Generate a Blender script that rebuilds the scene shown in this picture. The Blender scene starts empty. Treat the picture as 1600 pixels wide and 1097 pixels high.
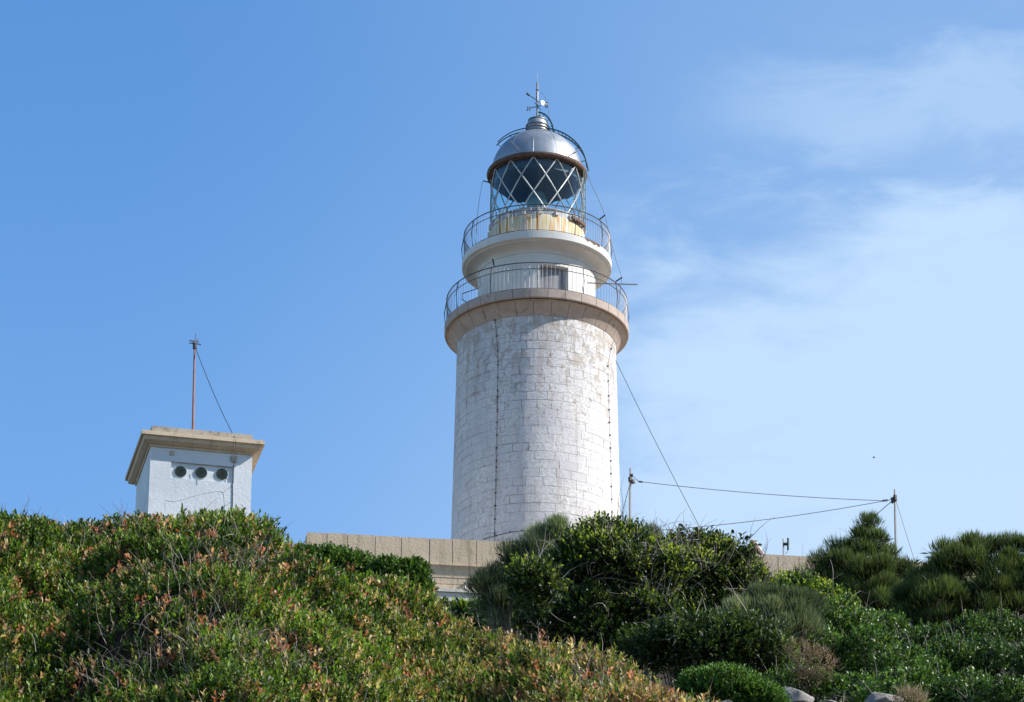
import bpy, bmesh, math, random
import numpy as np
from mathutils import Vector, Matrix

random.seed(7)
RNG = np.random.default_rng(11)
SC = bpy.context.scene
COL = SC.collection
R = math.radians

# ------------------------------------------------------------------ camera
FPX, PITCH, ROLL = 7000.0, 24.7, 0.30
cam = bpy.data.objects.new('camera', bpy.data.cameras.new('camera'))
COL.objects.link(cam)
SC.camera = cam
cam.data.sensor_width = 36.0
cam.data.lens = FPX / 1600.0 * 36.0
cam.data.clip_start = 0.5
cam.data.clip_end = 20000
CM = Matrix.Rotation(R(90 + PITCH), 4, 'X') @ Matrix.Rotation(R(ROLL), 4, 'Z')
cam.matrix_world = CM
SC.render.resolution_x, SC.render.resolution_y = 1024, 702

# ------------------------------------------------------------------ light
SUN_EL, SUN_AZ = 38.0, 98.5          # azimuth from +Y towards +X
sun = bpy.data.objects.new('sun', bpy.data.lights.new('sun', 'SUN'))
COL.objects.link(sun)
sd = Vector((math.sin(R(SUN_AZ)) * math.cos(R(SUN_EL)), math.cos(R(SUN_AZ)) * math.cos(R(SUN_EL)), math.sin(R(SUN_EL))))
sun.rotation_euler = sd.to_track_quat('Z', 'Y').to_euler()
sun.data.energy = 5.0
sun.data.angle = R(0.53)
sun.data.color = (1.0, 0.955, 0.88)

W = bpy.data.worlds.new('World')
SC.world = W
W.use_nodes = True
SC.view_settings.view_transform = 'Standard'
SC.view_settings.look = 'None'
SC.view_settings.exposure = 0.6
SC.view_settings.gamma = 1.0
SC.view_settings.use_curve_mapping = False


class NT:
    """small node helper"""
    def __init__(s, nt):
        s.t, s.n = nt, nt.nodes

    def add(s, typ, ins=None, **kw):
        nd = s.n.new(typ)
        for k, v in kw.items():
            setattr(nd, k, v)
        for k, v in (ins or {}).items():
            if isinstance(v, bpy.types.NodeSocket):
                s.t.links.new(v, nd.inputs[k])
            else:
                nd.inputs[k].default_value = v
        return nd

    def math(s, op, a, b=0.0, c=0.0, clamp=False):
        return s.add('ShaderNodeMath', {0: a, 1: b, 2: c}, operation=op, use_clamp=clamp).outputs[0]

    def rng(s, v, a, b, c=0.0, d=1.0, smooth=False):
        nd = s.add('ShaderNodeMapRange', {0: v, 1: a, 2: b, 3: c, 4: d})
        nd.clamp = True
        if smooth:
            nd.interpolation_type = 'SMOOTHSTEP'
        return nd.outputs[0]

    def mix(s, f, a, b, mode='MIX'):
        nd = s.add('ShaderNodeMix', data_type='RGBA', blend_type=mode)
        for i, v in ((0, f), (6, a), (7, b)):
            if isinstance(v, bpy.types.NodeSocket):
                s.t.links.new(v, nd.inputs[i])
            else:
                nd.inputs[i].default_value = v if i == 0 else (*v[:3], 1)
        return nd.outputs[2]

    def noise(s, vec, scale, detail=4, rough=0.55, dist=0.0):
        ins = {'Scale': scale, 'Detail': detail, 'Roughness': rough, 'Distortion': dist}
        if vec is not None:
            ins['Vector'] = vec
        return s.add('ShaderNodeTexNoise', ins).outputs[0]

    def mapping(s, vec, scale=(1, 1, 1), loc=(0, 0, 0), rot=(0, 0, 0)):
        return s.add('ShaderNodeMapping', {0: vec, 1: loc, 2: rot, 3: scale}).outputs[0]


w = NT(W.node_tree)
bg = w.n['Background']
sky = w.add('ShaderNodeTexSky', sky_type='NISHITA', sun_disc=False, sun_elevation=R(SUN_EL), sun_rotation=R(SUN_AZ),
            altitude=200.0, air_density=1.0, dust_density=0.0, ozone_density=3.0)
hs = w.add('ShaderNodeHueSaturation', {'Hue': 0.5, 'Saturation': 1.2, 'Value': 1.0, 'Fac': 1.0, 'Color': sky.outputs[0]}).outputs[0]
tc = w.add('ShaderNodeTexCoord').outputs['Generated']
sep = w.add('ShaderNodeSeparateXYZ', {0: tc})
dx, dy, dz = sep.outputs
az = w.math('ARCTAN2', dx, dy)
el = w.math('ARCSINE', dz)
wob = w.noise(w.mapping(tc, (8, 8, 16)), 1.0, 5, 0.55)
wob2 = w.noise(w.mapping(tc, (30, 30, 90), (3, 1, 2)), 1.0, 5, 0.6, 0.4)
# a broad thin veil of cirrus, its left edge right of the tower, running on to the right past the frame
SQ = lambda v: w.math('MULTIPLY', v, v)
ea = w.math('DIVIDE', w.math('MINIMUM', w.math('SUBTRACT', az, R(12.0)), 0.0), R(12.0))
ee = w.math('DIVIDE', w.math('SUBTRACT', el, R(22.8)), R(6.4))
rr = w.math('SQRT', w.math('ADD', SQ(ea), SQ(ee)))
rr = w.math('ADD', rr, w.math('MULTIPLY', w.math('SUBTRACT', wob, 0.5), 0.55))
rr = w.math('ADD', rr, w.math('MULTIPLY', w.math('SUBTRACT', wob2, 0.5), 0.75))
veil = w.rng(rr, 1.16, 0.66, 0.0, 0.95, True)
veil = w.math('MULTIPLY', veil, w.rng(az, R(110), R(170), 1.0, 0.0, True))
veil = w.math('MULTIPLY', veil, w.rng(az, R(-0.8), R(2.2), 0.0, 1.0, True))
bd = w.math('ABSOLUTE', w.math('ADD', w.math('SUBTRACT', el, R(27.75)), w.math('MULTIPLY', w.math('SUBTRACT', wob2, 0.5), R(2.2))))
strip = w.math('MULTIPLY', w.rng(bd, R(1.0), 0.0, 0.0, 0.50, True), w.rng(w.math('ADD', az, w.math('MULTIPLY', w.math('SUBTRACT', wob, 0.5), R(4))), R(2.2), R(5.5), 0.0, 1.0, True))
strip = w.math('MULTIPLY', strip, w.rng(az, R(110), R(170), 1.0, 0.0, True))
band = w.noise(w.mapping(tc, (11, 11, 42), (5, 2, 7.3)), 1.0, 5, 0.52, 0.35)
wisp = w.rng(band, 0.45, 0.70, 0.0, 0.35, True)
wmask = w.rng(az, R(0.5), R(6.5), 0.0, 1.0, True)
wisp = w.math('MULTIPLY', wisp, w.math('MULTIPLY', wmask, w.rng(el, R(30), R(26), 0.12, 1.0, True)))
wisp = w.math('MAXIMUM', wisp, strip)
low = w.rng(el, R(28.5), R(19.0), 0.0, 0.42, True)      # air gets paler lower down
lowr = w.math('MULTIPLY', low, w.rng(az, R(-7), R(4), 0.30, 1.0, True))
lowr = w.math('MULTIPLY', lowr, w.rng(az, R(-50), R(-12), 0.2, 1.0, True))
lowr = w.math('ADD', lowr, w.rng(az, R(-6), R(7), 0.0, 0.28, True))
veil = w.math('MULTIPLY', veil, w.rng(w.math('ADD', el, w.math('MULTIPLY', w.math('SUBTRACT', wob2, 0.5), R(2.0))), R(27.1), R(26.1), 0.12, 1.0, True))
cl = w.math('SUBTRACT', 1.0, w.math('MULTIPLY', w.math('SUBTRACT', 1.0, veil), w.math('MULTIPLY', w.math('SUBTRACT', 1.0, wisp), w.math('SUBTRACT', 1.0, lowr))))
skyc = w.mix(cl, hs, (2.5, 3.38, 4.5))
w.t.links.new(skyc, bg.inputs[0])
bg.inputs[1].default_value = 0.15

# ------------------------------------------------------------------ pixel helpers (photo is 1600 x 1097)
CM3 = CM.to_3x3()
SP, CP = math.sin(R(PITCH)), math.cos(R(PITCH))


def ray(px, py):
    return CM3 @ Vector(((px - 800.0) / FPX, (548.5 - py) / FPX, -1.0))


def at(px, py, Y):
    d = ray(px, py)
    return d * (Y / d.y)


def depth(Y, z):
    return Y * CP + z * SP


def mpp(Y):
    return depth(Y, Y * math.tan(R(22.3))) / FPX


# ------------------------------------------------------------------ object helpers
def obj(name, me, mat=None, parent=None, **props):
    o = bpy.data.objects.new(name, me)
    COL.objects.link(o)
    if mat is not None and me is not None and not me.materials:
        me.materials.append(mat)
    if parent is not None:
        o.parent = parent
    for k, v in props.items():
        o[k] = v
    return o


def thing(name, label, cat, loc=(0, 0, 0), rz=0.0, group=None):
    o = bpy.data.objects.new(name, None)
    COL.objects.link(o)
    o.location = loc
    o.rotation_euler = (0, 0, rz)
    o.empty_display_size = 0.3
    o['label'], o['category'] = label, cat
    if group:
        o['group'] = group
    return o


def npmesh(name, V, F4=None, F3=None, col=None, smooth=False):
    me = bpy.data.meshes.new(name)
    V = np.asarray(V, dtype=np.float32)
    F4 = np.zeros((0, 4), np.int32) if F4 is None else np.asarray(F4, np.int32)
    F3 = np.zeros((0, 3), np.int32) if F3 is None else np.asarray(F3, np.int32)
    me.vertices.add(len(V))
    me.vertices.foreach_set('co', V.ravel())
    nl = F4.size + F3.size
    me.loops.add(nl)
    me.loops.foreach_set('vertex_index', np.concatenate([F4.ravel(), F3.ravel()]))
    me.polygons.add(len(F4) + len(F3))
    st = np.concatenate([np.arange(len(F4)) * 4, F4.size + np.arange(len(F3)) * 3]).astype(np.int32)
    me.polygons.foreach_set('loop_start', st)
    if smooth:
        me.polygons.foreach_set('use_smooth', np.ones(len(F4) + len(F3), bool))
    me.update(calc_edges=True)
    if col is not None:
        a = me.color_attributes.new('Col', 'FLOAT_COLOR', 'POINT')
        c = np.ones((len(V), 4), np.float32)
        c[:, :3] = col
        a.data.foreach_set('color', c.ravel())
    return me


class MB:
    """collects simple solids into one mesh"""
    def __init__(s):
        s.v, s.f = [], []

    def add(s, vs, fs):
        b = len(s.v)
        s.v += [tuple(v) for v in vs]
        s.f += [tuple(i + b for i in f) for f in fs]
        return s

    def box(s, x0, x1, y0, y1, z0, z1):
        return s.add([(x0, y0, z0), (x1, y0, z0), (x1, y1, z0), (x0, y1, z0), (x0, y0, z1), (x1, y0, z1), (x1, y1, z1), (x0, y1, z1)],
                     [(0, 3, 2, 1), (4, 5, 6, 7), (0, 1, 5, 4), (1, 2, 6, 5), (2, 3, 7, 6), (3, 0, 4, 7)])

    def tube(s, pts, r, n=6, closed=False, r1=None):
        pts = [Vector(p) for p in pts]
        m = len(pts)
        rings = []
        up = Vector((0, 0, 1))
        for i, p in enumerate(pts):
            if closed:
                t = pts[(i + 1) % m] - pts[i - 1]
            else:
                t = pts[min(i + 1, m - 1)] - pts[max(i - 1, 0)]
            t.normalize()
            a = t.cross(up)
            if a.length < 1e-3:
                a = t.cross(Vector((1, 0, 0)))
            a.normalize()
            b = t.cross(a)
            rad = r if r1 is None else r + (r1 - r) * i / (m - 1)
            rings.append([p + (a * math.cos(2 * math.pi * k / n) + b * math.sin(2 * math.pi * k / n)) * rad for k in range(n)])
        vs = [v for rg in rings for v in rg]
        fs = []
        for i in range(m if closed else m - 1):
            j = (i + 1) % m
            for k in range(n):
                k2 = (k + 1) % n
                fs.append((i * n + k, i * n + k2, j * n + k2, j * n + k))
        if not closed:
            fs.append(tuple(range(n - 1, -1, -1)))
            fs.append(tuple((m - 1) * n + k for k in range(n)))
        return s.add(vs, fs)

    def lathe(s, prof, n=64, c=(0, 0), a0=0.0, a1=2 * math.pi, caps=False, closed_prof=False):
        full = abs(a1 - a0 - 2 * math.pi) < 1e-6
        k = n if full else n + 1
        vs = []
        for i in range(k):
            a = a0 + (a1 - a0) * i / n
            for r, z in prof:
                vs.append((c[0] + r * math.sin(a), c[1] - r * math.cos(a), z))
        m = len(prof)
        fs = []
        mm = m if closed_prof else m - 1
        for i in range(n):
            j = (i + 1) % k
            for q in range(mm):
                q2 = (q + 1) % m
                fs.append((i * m + q, j * m + q, j * m + q2, i * m + q2))
        if caps and not full:
            fs.append(tuple(range(m - 1, -1, -1)))
            fs.append(tuple(n * m + q for q in range(m)))
        return s.add(vs, fs)

    def mesh(s, name, smooth=False, sharp=35):
        me = bpy.data.meshes.new(name)
        me.from_pydata(s.v, [], s.f)
        me.update()
        if smooth:
            me.polygons.foreach_set('use_smooth', [True] * len(me.polygons))
            me.set_sharp_from_angle(angle=R(sharp))
        return me

    def build(s, name, mat, parent=None, smooth=False, **props):
        return obj(name, s.mesh(name, smooth), mat, parent, **props)


# ------------------------------------------------------------------ materials
def mat(name):
    m = bpy.data.materials.new(name)
    m.use_nodes = True
    t = NT(m.node_tree)
    return m, t, m.node_tree.nodes['Principled BSDF']


def wpos(t):
    return t.add('ShaderNodeNewGeometry').outputs['Position']


def setp(t, p, **kw):
    names = {'col': 'Base Color', 'rough': 'Roughness', 'metal': 'Metallic', 'normal': 'Normal', 'spec': 'Specular IOR Level'}
    for k, v in kw.items():
        s = p.inputs[names[k]]
        if isinstance(v, bpy.types.NodeSocket):
            t.t.links.new(v, s)
        else:
            s.default_value = (*v, 1) if k == 'col' else v


def bump(t, h, strength=0.4, dist=0.02):
    return t.add('ShaderNodeBump', {'Height': h, 'Strength': strength, 'Distance': dist}).outputs[0]


def simple(name, col, rough=0.6, metal=0.0, var=0.25, scale=6.0, bstr=0.15, bdist=0.01):
    m, t, p = mat(name)
    P = wpos(t)
    n = t.noise(P, scale, 5, 0.6)
    c = t.mix(t.rng(n, 0.3, 0.7), [x * (1 - var) for x in col], [min(1, x * (1 + var * 0.6)) for x in col])
    setp(t, p, col=c, rough=rough, metal=metal, normal=bump(t, t.noise(P, scale * 5, 4), bstr, bdist))
    return m


def painted_masonry():
    m, t, p = mat('whitewashed_masonry')
    P = wpos(t)
    rnd = t.add('ShaderNodeObjectInfo').outputs['Random']
    z = t.add('ShaderNodeSeparateXYZ', {0: P}).outputs[2]
    hi = t.rng(z, ZT1 - 4.0, ZT1 - 0.2, 0.0, 1.0)              # the paint is most worn under the cornice
    big = t.noise(P, 0.9, 5, 0.6)
    paint = t.mix(t.rng(big, 0.35, 0.65), (0.52, 0.50, 0.515), (0.72, 0.695, 0.68))
    paint = t.mix(t.math('MULTIPLY', rnd, 0.22), paint, (0.50, 0.49, 0.485))
    # fine pitting and flecks
    fl = t.noise(t.mapping(P, (1, 1, 1.6)), 11.0, 6, 0.72)
    flm = t.rng(t.math('ADD', fl, t.math('MULTIPLY', t.math('SUBTRACT', big, 0.5), 0.35)), 0.50, 0.60, 0.0, 0.7)
    c = t.mix(flm, paint, (0.42, 0.40, 0.38))
    dk = t.noise(t.mapping(P, (1, 1, 1.5), (4, 3, 1)), 13.0, 6, 0.75, 1.2)
    c = t.mix(t.rng(dk, 0.60, 0.66, 0.0, 0.85), c, (0.17, 0.155, 0.15))
    # flaked patches showing the sandstone
    pn = t.noise(t.mapping(P, (1, 1, 0.8), (9, 2, 5)), 3.6, 8, 0.75, 0.6)
    pm = t.rng(t.math('ADD', pn, t.math('MULTIPLY', hi, 0.10)), 0.61, 0.64, 0.0, 0.8)
    c = t.mix(pm, c, t.mix(fl, (0.36, 0.30, 0.25), (0.54, 0.49, 0.43)))
    # water streaks
    st = t.noise(t.mapping(P, (5, 5, 0.28)), 1.0, 5, 0.6)
    c = t.mix(t.rng(t.math('ADD', st, t.math('MULTIPLY', hi, 0.07)), 0.54, 0.70, 0.0, 0.42), c, (0.38, 0.32, 0.27))
    h = t.math('SUBTRACT', t.noise(P, 14.0, 6, 0.7), t.math('MULTIPLY', pm, 0.5))
    setp(t, p, col=c, rough=0.85, spec=0.25, normal=bump(t, h, 0.8, 0.03))
    return m


def joint_mat():
    m, t, p = mat('masonry_joint')
    P = wpos(t)
    n = t.noise(P, 2.3, 6, 0.7)
    c = t.mix(t.rng(t.noise(P, 1.3, 7, 0.78), 0.49, 0.57), (0.05, 0.045, 0.04), (0.47, 0.46, 0.46))
    setp(t, p, col=c, rough=0.9, spec=0.1)
    return m


def plaster(name, a, b, stain=(0.45, 0.42, 0.38), smin=0.6, scale=1.2, bs=0.35):
    m, t, p = mat(name)
    P = wpos(t)
    n = t.noise(P, scale, 6, 0.6)
    c = t.mix(t.rng(n, 0.3, 0.7), a, b)
    s = t.noise(t.mapping(P, (3, 3, 0.6), (7, 1, 2)), 1.2, 7, 0.65, 0.3)
    c = t.mix(t.rng(s, smin, smin + 0.12, 0, 0.6), c, stain)
    f = t.noise(P, 30.0, 4, 0.7)
    c = t.mix(t.rng(f, 0.66, 0.74, 0, 0.5), c, stain)
    h = t.add('ShaderNodeTexNoise', {'Vector': P, 'Scale': 7.0, 'Detail': 7.0, 'Roughness': 0.65, 'Distortion': 1.2}).outputs[0]
    setp(t, p, col=c, rough=0.85, spec=0.25, normal=bump(t, h, bs, 0.03))
    return m


def sandstone(name, a, b, dark, amt=0.62, scale=3.0):
    m, t, p = mat(name)
    P = wpos(t)
    rnd = t.add('ShaderNodeObjectInfo').outputs['Random']
    n = t.noise(P, scale, 6, 0.65)
    c = t.mix(t.rng(n, 0.3, 0.7), a, b)
    c = t.mix(t.math('MULTIPLY', rnd, 0.35), c, [x * 0.78 for x in a])
    s = t.noise(t.mapping(P, (1, 1, 1), (13.7, 48, 21)), scale * 1.1, 8, 0.75, 0.2)
    c = t.mix(t.rng(s, amt - 0.04, amt + 0.07, 0, 0.75), c, dark)
    f = t.noise(P, 40.0, 3, 0.7)
    c = t.mix(t.rng(f, 0.6, 0.72, 0, 0.4), c, dark)
    setp(t, p, col=c, rough=0.9, spec=0.2, normal=bump(t, t.noise(P, 18.0, 6, 0.7), 0.5, 0.02))
    return m


def streaked(name, a, b, dark):
    m, t, p = mat(name)
    P = wpos(t)
    rnd = t.add('ShaderNodeObjectInfo').outputs['Random']
    n = t.noise(P, 1.7, 7, 0.65)
    c = t.mix(t.rng(n, 0.3, 0.7), a, b)
    c = t.mix(t.math('MULTIPLY', rnd, 0.4), c, [x * 0.8 for x in a])
    s1 = t.noise(t.mapping(P, (4.5, 4.5, 0.5), (2, 5, 1)), 1.3, 7, 0.7, 0.3)
    c = t.mix(t.rng(s1, 0.52, 0.68, 0, 0.7), c, dark)
    f = t.noise(P, 26.0, 4, 0.75)
    c = t.mix(t.rng(f, 0.58, 0.68, 0, 0.5), c, dark)
    setp(t, p, col=c, rough=0.9, spec=0.2, normal=bump(t, t.noise(P, 14.0, 7, 0.75), 0.7, 0.03))
    return m


def curb_mat(cx, cy):
    m, t, p = mat('yellowed_curb_paint')
    P = wpos(t)
    s = t.add('ShaderNodeSeparateXYZ', {0: P})
    a = t.math('ARCTAN2', t.math('SUBTRACT', s.outputs[0], cx), t.math('SUBTRACT', cy, s.outputs[1]))
    v = t.add('ShaderNodeCombineXYZ', {0: t.math('MULTIPLY', a, 6.0), 1: 0.0, 2: t.math('MULTIPLY', s.outputs[2], 0.6)}).outputs[0]
    n = t.noise(v, 1.6, 6, 0.65)
    c = t.mix(t.rng(n, 0.42, 0.62), (0.54, 0.51, 0.42), (0.56, 0.45, 0.22))
    c = t.mix(t.rng(t.noise(t.mapping(v, (1.6, 1, 1), (4, 0, 0)), 1.1, 7, 0.6), 0.49, 0.60, 0, 0.95), c, (0.50, 0.22, 0.035))
    setp(t, p, col=c, rough=0.7, normal=bump(t, t.noise(P, 20, 5), 0.3, 0.01))
    return m


def metal_dome():
    m, t, p = mat('aluminium_painted_dome')
    P = wpos(t)
    n = t.noise(P, 2.5, 6, 0.6)
    c = t.mix(t.rng(n, 0.3, 0.7), (0.26, 0.28, 0.30), (0.36, 0.38, 0.40))
    s = t.noise(t.mapping(P, (4, 4, 1.0)), 1.5, 6, 0.7)
    c = t.mix(t.rng(s, 0.6, 0.75, 0, 0.5), c, (0.66, 0.64, 0.60))
    setp(t, p, col=c, rough=t.rng(n, 0.3, 0.7, 0.40, 0.50), metal=0.65, normal=bump(t, t.noise(P, 6, 5), 0.12, 0.02))
    return m


def glass_mat():
    m, t, p = mat('lantern_glass')
    m.node_tree.nodes.remove(p)
    out = m.node_tree.nodes['Material Output']
    tr = t.add('ShaderNodeBsdfTransparent', {0: (0.80, 0.95, 0.97, 1)}).outputs[0]
    gl = t.add('ShaderNodeBsdfGlossy', {0: (0.95, 0.98, 1, 1), 'Roughness': 0.04}).outputs[0]
    fr = t.math('POWER', t.add('ShaderNodeLayerWeight', {'Blend': 0.5}).outputs['Facing'], 3.0)
    sm_ = t.noise(t.mapping(wpos(t), (2, 2, 0.6)), 1.2, 4, 0.6)
    fr = t.math('MULTIPLY', fr, t.rng(sm_, 0.3, 0.7, 0.6, 1.4))
    mx = t.add('ShaderNodeMixShader', {0: t.math('MULTIPLY_ADD', fr, 0.50, 0.045, clamp=True), 1: tr, 2: gl}).outputs[0]
    t.t.links.new(mx, out.inputs[0])
    return m


def leaf_mat(name, rough=0.42, trans=0.3, spec=0.5):
    m, t, p = mat(name)
    out = m.node_tree.nodes['Material Output']
    c = t.add('ShaderNodeVertexColor', layer_name='Col').outputs[0]
    setp(t, p, col=c, rough=rough, spec=spec)
    c2 = t.mix(1.0, c, (1.25, 1.2, 0.55), 'MULTIPLY')
    tl = t.add('ShaderNodeBsdfTranslucent', {0: c2}).outputs[0]
    mx = t.add('ShaderNodeMixShader', {0: trans, 1: p.outputs[0], 2: tl}).outputs[0]
    t.t.links.new(mx, out.inputs[0])
    return m


def ground_mat():
    m, t, p = mat('dry_soil')
    P = wpos(t)
    n = t.noise(P, 1.4, 8, 0.65)
    c = t.mix(t.rng(n, 0.3, 0.7), (0.022, 0.018, 0.012), (0.06, 0.044, 0.03))
    setp(t, p, col=c, rough=0.95, spec=0.1, normal=bump(t, t.noise(P, 9, 6, 0.7), 0.8, 0.05))
    return m


# ------------------------------------------------------------------ tower frame
DT = 127.0
TX = at(838.3, 560, DT).x


def zaxis(row, Y):
    # height of the point on the tower's meridian seen at this photo row, at ground distance Y
    lo, hi_ = 0.0, 100.0
    for _ in range(50):
        z = (lo + hi_) / 2
        q = CM3.transposed() @ Vector((TX, Y, z))
        r_ = 548.5 - FPX * q.y / -q.z
        if r_ > row:
            lo = z
        else:
            hi_ = z
    return lo


def ring(pr, apex):
    r = pr * 0.02
    for _ in range(8):
        z = zaxis(apex, DT - r)
        r = pr * depth(DT, z) / FPX
    return (r, z)


def side(pr, row):
    z = zaxis(row, DT)
    return (pr * depth(DT, z) / FPX, z)


TOP = ring(124.3, 492.5)
BOT = side(132.6, 838)
ZT1 = TOP[1]
ZG_T = BOT[1] - 1.6            # ground under the tower


def shaft_r(z):
    return BOT[0] + (TOP[0] - BOT[0]) * (z - BOT[1]) / (TOP[1] - BOT[1])


M_MASON = painted_masonry()
M_JOINT = joint_mat()
M_WHITE = plaster('white_lime_plaster', (0.54, 0.53, 0.50), (0.66, 0.65, 0.62), (0.50, 0.47, 0.42), 0.64, 0.9, 0.3)
M_HOUSE = plaster('white_house_plaster', (0.55, 0.585, 0.61), (0.68, 0.705, 0.715), (0.46, 0.43, 0.39), 0.62, 0.8, 0.42)
M_CORN = sandstone('weathered_cornice_stone', (0.46, 0.38, 0.33), (0.36, 0.29, 0.25), (0.17, 0.13, 0.11), 0.60)
M_TAN = streaked('tan_parapet_stone', (0.66, 0.52, 0.37), (0.55, 0.43, 0.30), (0.27, 0.20, 0.14))
M_PALE = sandstone('pale_ledge_stone', (0.66, 0.62, 0.54), (0.55, 0.50, 0.42), (0.34, 0.28, 0.22), 0.66)
M_DOME = metal_dome()
M_GLASS = glass_mat()
M_RUST = simple('rusty_brown_iron', (0.13, 0.075, 0.055), 0.75, 0.2, 0.5, 9, 0.4)
M_RAIL = simple('weathered_iron_rail', (0.10, 0.085, 0.08), 0.6, 0.4, 0.4, 5)
M_RAILG = simple('pale_galvanised_baluster', (0.30, 0.29, 0.29), 0.55, 0.5, 0.4, 5)
M_BLACK = simple('black_cable', (0.03, 0.03, 0.035), 0.6)
M_BAR = simple('pale_glazing_bar', (0.42, 0.43, 0.43), 0.5, 0.3, 0.3, 8)
M_DARK = simple('dark_lantern_interior', (0.03, 0.045, 0.055), 0.6, 0.0, 0.3, 2)
M_GREEN = simple('dark_green_iron', (0.03, 0.075, 0.075), 0.5, 0.3, 0.3, 5)
M_GREY = simple('grey_door_paint', (0.22, 0.22, 0.24), 0.6, 0.0, 0.2, 3)
M_POLE = simple('galvanised_pole', (0.26, 0.25, 0.24), 0.5, 0.4, 0.3, 5)
M_REDP = simple('red_oxide_pole', (0.30, 0.14, 0.12), 0.6, 0.1, 0.3, 5)
M_VENT = simple('dark_green_grille', (0.010, 0.030, 0.022), 0.6, 0.1, 0.3, 9)
M_BROWN = simple('brown_timber', (0.16, 0.08, 0.05), 0.7, 0.0, 0.4, 9)
M_OPT = simple('grey_green_optic', (0.16, 0.22, 0.22), 0.25, 0.3, 0.3, 4)
M_TAIL = simple('white_vane_tail', (0.85, 0.85, 0.85), 0.5, 0.0, 0.05, 4)
M_BASESHADE = simple('shade_toned_white_base', (0.30, 0.31, 0.34), 0.6, 0.1, 0.3, 6)  # white lantern base, its grey-blue shade put into the colour
M_SOIL = ground_mat()
M_LEAF = leaf_mat('glossy_leaf', 0.45, 0.42, 0.32)
M_SHINY = leaf_mat('shiny_leaf', 0.40, 0.35, 0.45)
M_NEEDLE = leaf_mat('soft_needle', 0.7, 0.38, 0.2)
M_TWIG = leaf_mat('dry_twig', 0.85, 0.0, 0.2)

# ------------------------------------------------------------------ terrain
GP = [(-60, -3.2), (0, -1.6), (14, 3.2), (20, 5.6), (30, 10.3), (36, 12.9), (40, 14.6), (50, 18.2), (60, 22.2), (80, 30.0), (100, 37.8), (112, 43.2),
      (117, 45.3), (119, 46.2), (150, 46.5), (200, 38), (300, 5), (420, -30), (6000, -32)]
GY, GZ = np.array([a for a, b in GP], float), np.array([b for a, b in GP], float)


def ground_z(x, y):
    return np.interp(y, GY, GZ) - 0.0012 * np.maximum(np.abs(x) - 15, 0) ** 1.7 * (np.asarray(y) > -1)


def build_ground():
    xs = np.concatenate([[-6000, -1500, -500, -200, -120], np.arange(-80, 81, 2.0), [120, 200, 500, 1500, 6000]])
    ys = np.concatenate([[-5000, -1000, -300, -150, -60], np.arange(-40, 160, 1.5), np.arange(160, 420, 12), [500, 900, 2000, 6000]])
    X, Y = np.meshgrid(xs, ys)
    Z = np.interp(Y, GY, GZ)
    Z -= np.minimum(0.0012 * np.maximum(np.abs(X) - 15, 0) ** 1.7, 30) * (Y > 0)
    near = (np.abs(X) < 90) & (Y < 118) & (Y > 2)
    Z += near * 0.12 * (np.sin(X * 1.3 + Y * 0.7) + np.sin(X * 0.45 - Y * 0.9 + 2))
    Z = np.maximum(Z, -33)
    n, m = X.shape
    I = np.arange(n * m).reshape(n, m)
    F = np.stack([I[:-1, :-1], I[:-1, 1:], I[1:, 1:], I[1:, :-1]], -1).reshape(-1, 4)
    me = npmesh('ground', np.stack([X, Y, Z], -1).reshape(-1, 3), F, smooth=True)
    return obj('ground', me, M_SOIL, kind='structure')


build_ground()

# ------------------------------------------------------------------ LIGHTHOUSE
LH = thing('lighthouse', 'tall round whitewashed stone lighthouse with two railed galleries and a domed lantern', 'lighthouse', (TX, DT, ZG_T))


def L(name, mb, m, parent=None, smooth=False, **props):
    """a part of the lighthouse: vertices given in tower-centred x,y and world z"""
    me = mb.mesh(name, smooth)
    me.transform(Matrix.Translation((0, 0, -ZG_T)))
    return obj(name, me, m, parent or LH, **props)


def build_shaft():
    prof = [(shaft_r(ZG_T - 0.3) - 0.016, ZG_T - 0.3), (shaft_r(ZT1) - 0.016, ZT1 + 0.02)]
    core = L('shaft', MB().lathe(prof, 96), M_JOINT, smooth=True)
    hc = 0.2855
    NB = 31
    cand = []
    nc = int((ZT1 - ZG_T + 0.25) / hc) + 1
    base_top = ZT1
    for c in range(nc):
        z1 = base_top - c * hc
        z0 = z1 - hc
        off = (c % 2) * 0.5 + random.uniform(-0.16, 0.16)
        edges = [2 * math.pi * (k + off + random.uniform(-0.13, 0.13)) / NB for k in range(NB)]
        edges.append(edges[0] + 2 * math.pi)
        for k in range(NB):
            cand.append((z0, z1, edges[k], edges[k + 1]))
    g = 0.012
    pool = {}

    def block(z0, z1, a0, a1, into=None, dr=0.0):
        r0, r1 = shaft_r(z0), shaft_r(z1)
        g = 0.003 + 0.012 * random.random() ** 1.6
        ga = g / 2 / r0
        mb = into or MB()
        prof = [(r0 - 0.09, z0 + g / 2), (r0 + dr, z0 + g / 2), (r1 + dr, z1 - g / 2), (r1 - 0.09, z1 - g / 2)]
        mb.lathe(prof, 3, a0=a0 + ga, a1=a1 - ga)
        b = len(mb.v) - 16
        mb.f.append((b + 3, b + 2, b + 1, b))
        mb.f.append((b + 12, b + 13, b + 14, b + 15))
        return mb

    def key(cn):
        z0, z1, a0, a1 = cn
        a = (a0 + a1) / 2
        a = (a + math.pi) % (2 * math.pi) - math.pi
        vis = math.cos(a) * (a1 - a0)
        if z1 < BOT[1] - 0.35:
            vis -= 5
        return -vis
    cand.sort(key=key)
    for cn in cand[:300]:
        L('block', block(*cn, dr=random.uniform(-0.003, 0.004)), M_MASON, core, smooth=True)
    rest = MB()
    for cn in cand[300:]:
        block(*cn, into=rest, dr=random.uniform(-0.003, 0.004))
    L('blocks', rest, M_MASON, core, smooth=True, kind='stuff')


build_shaft()


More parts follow.
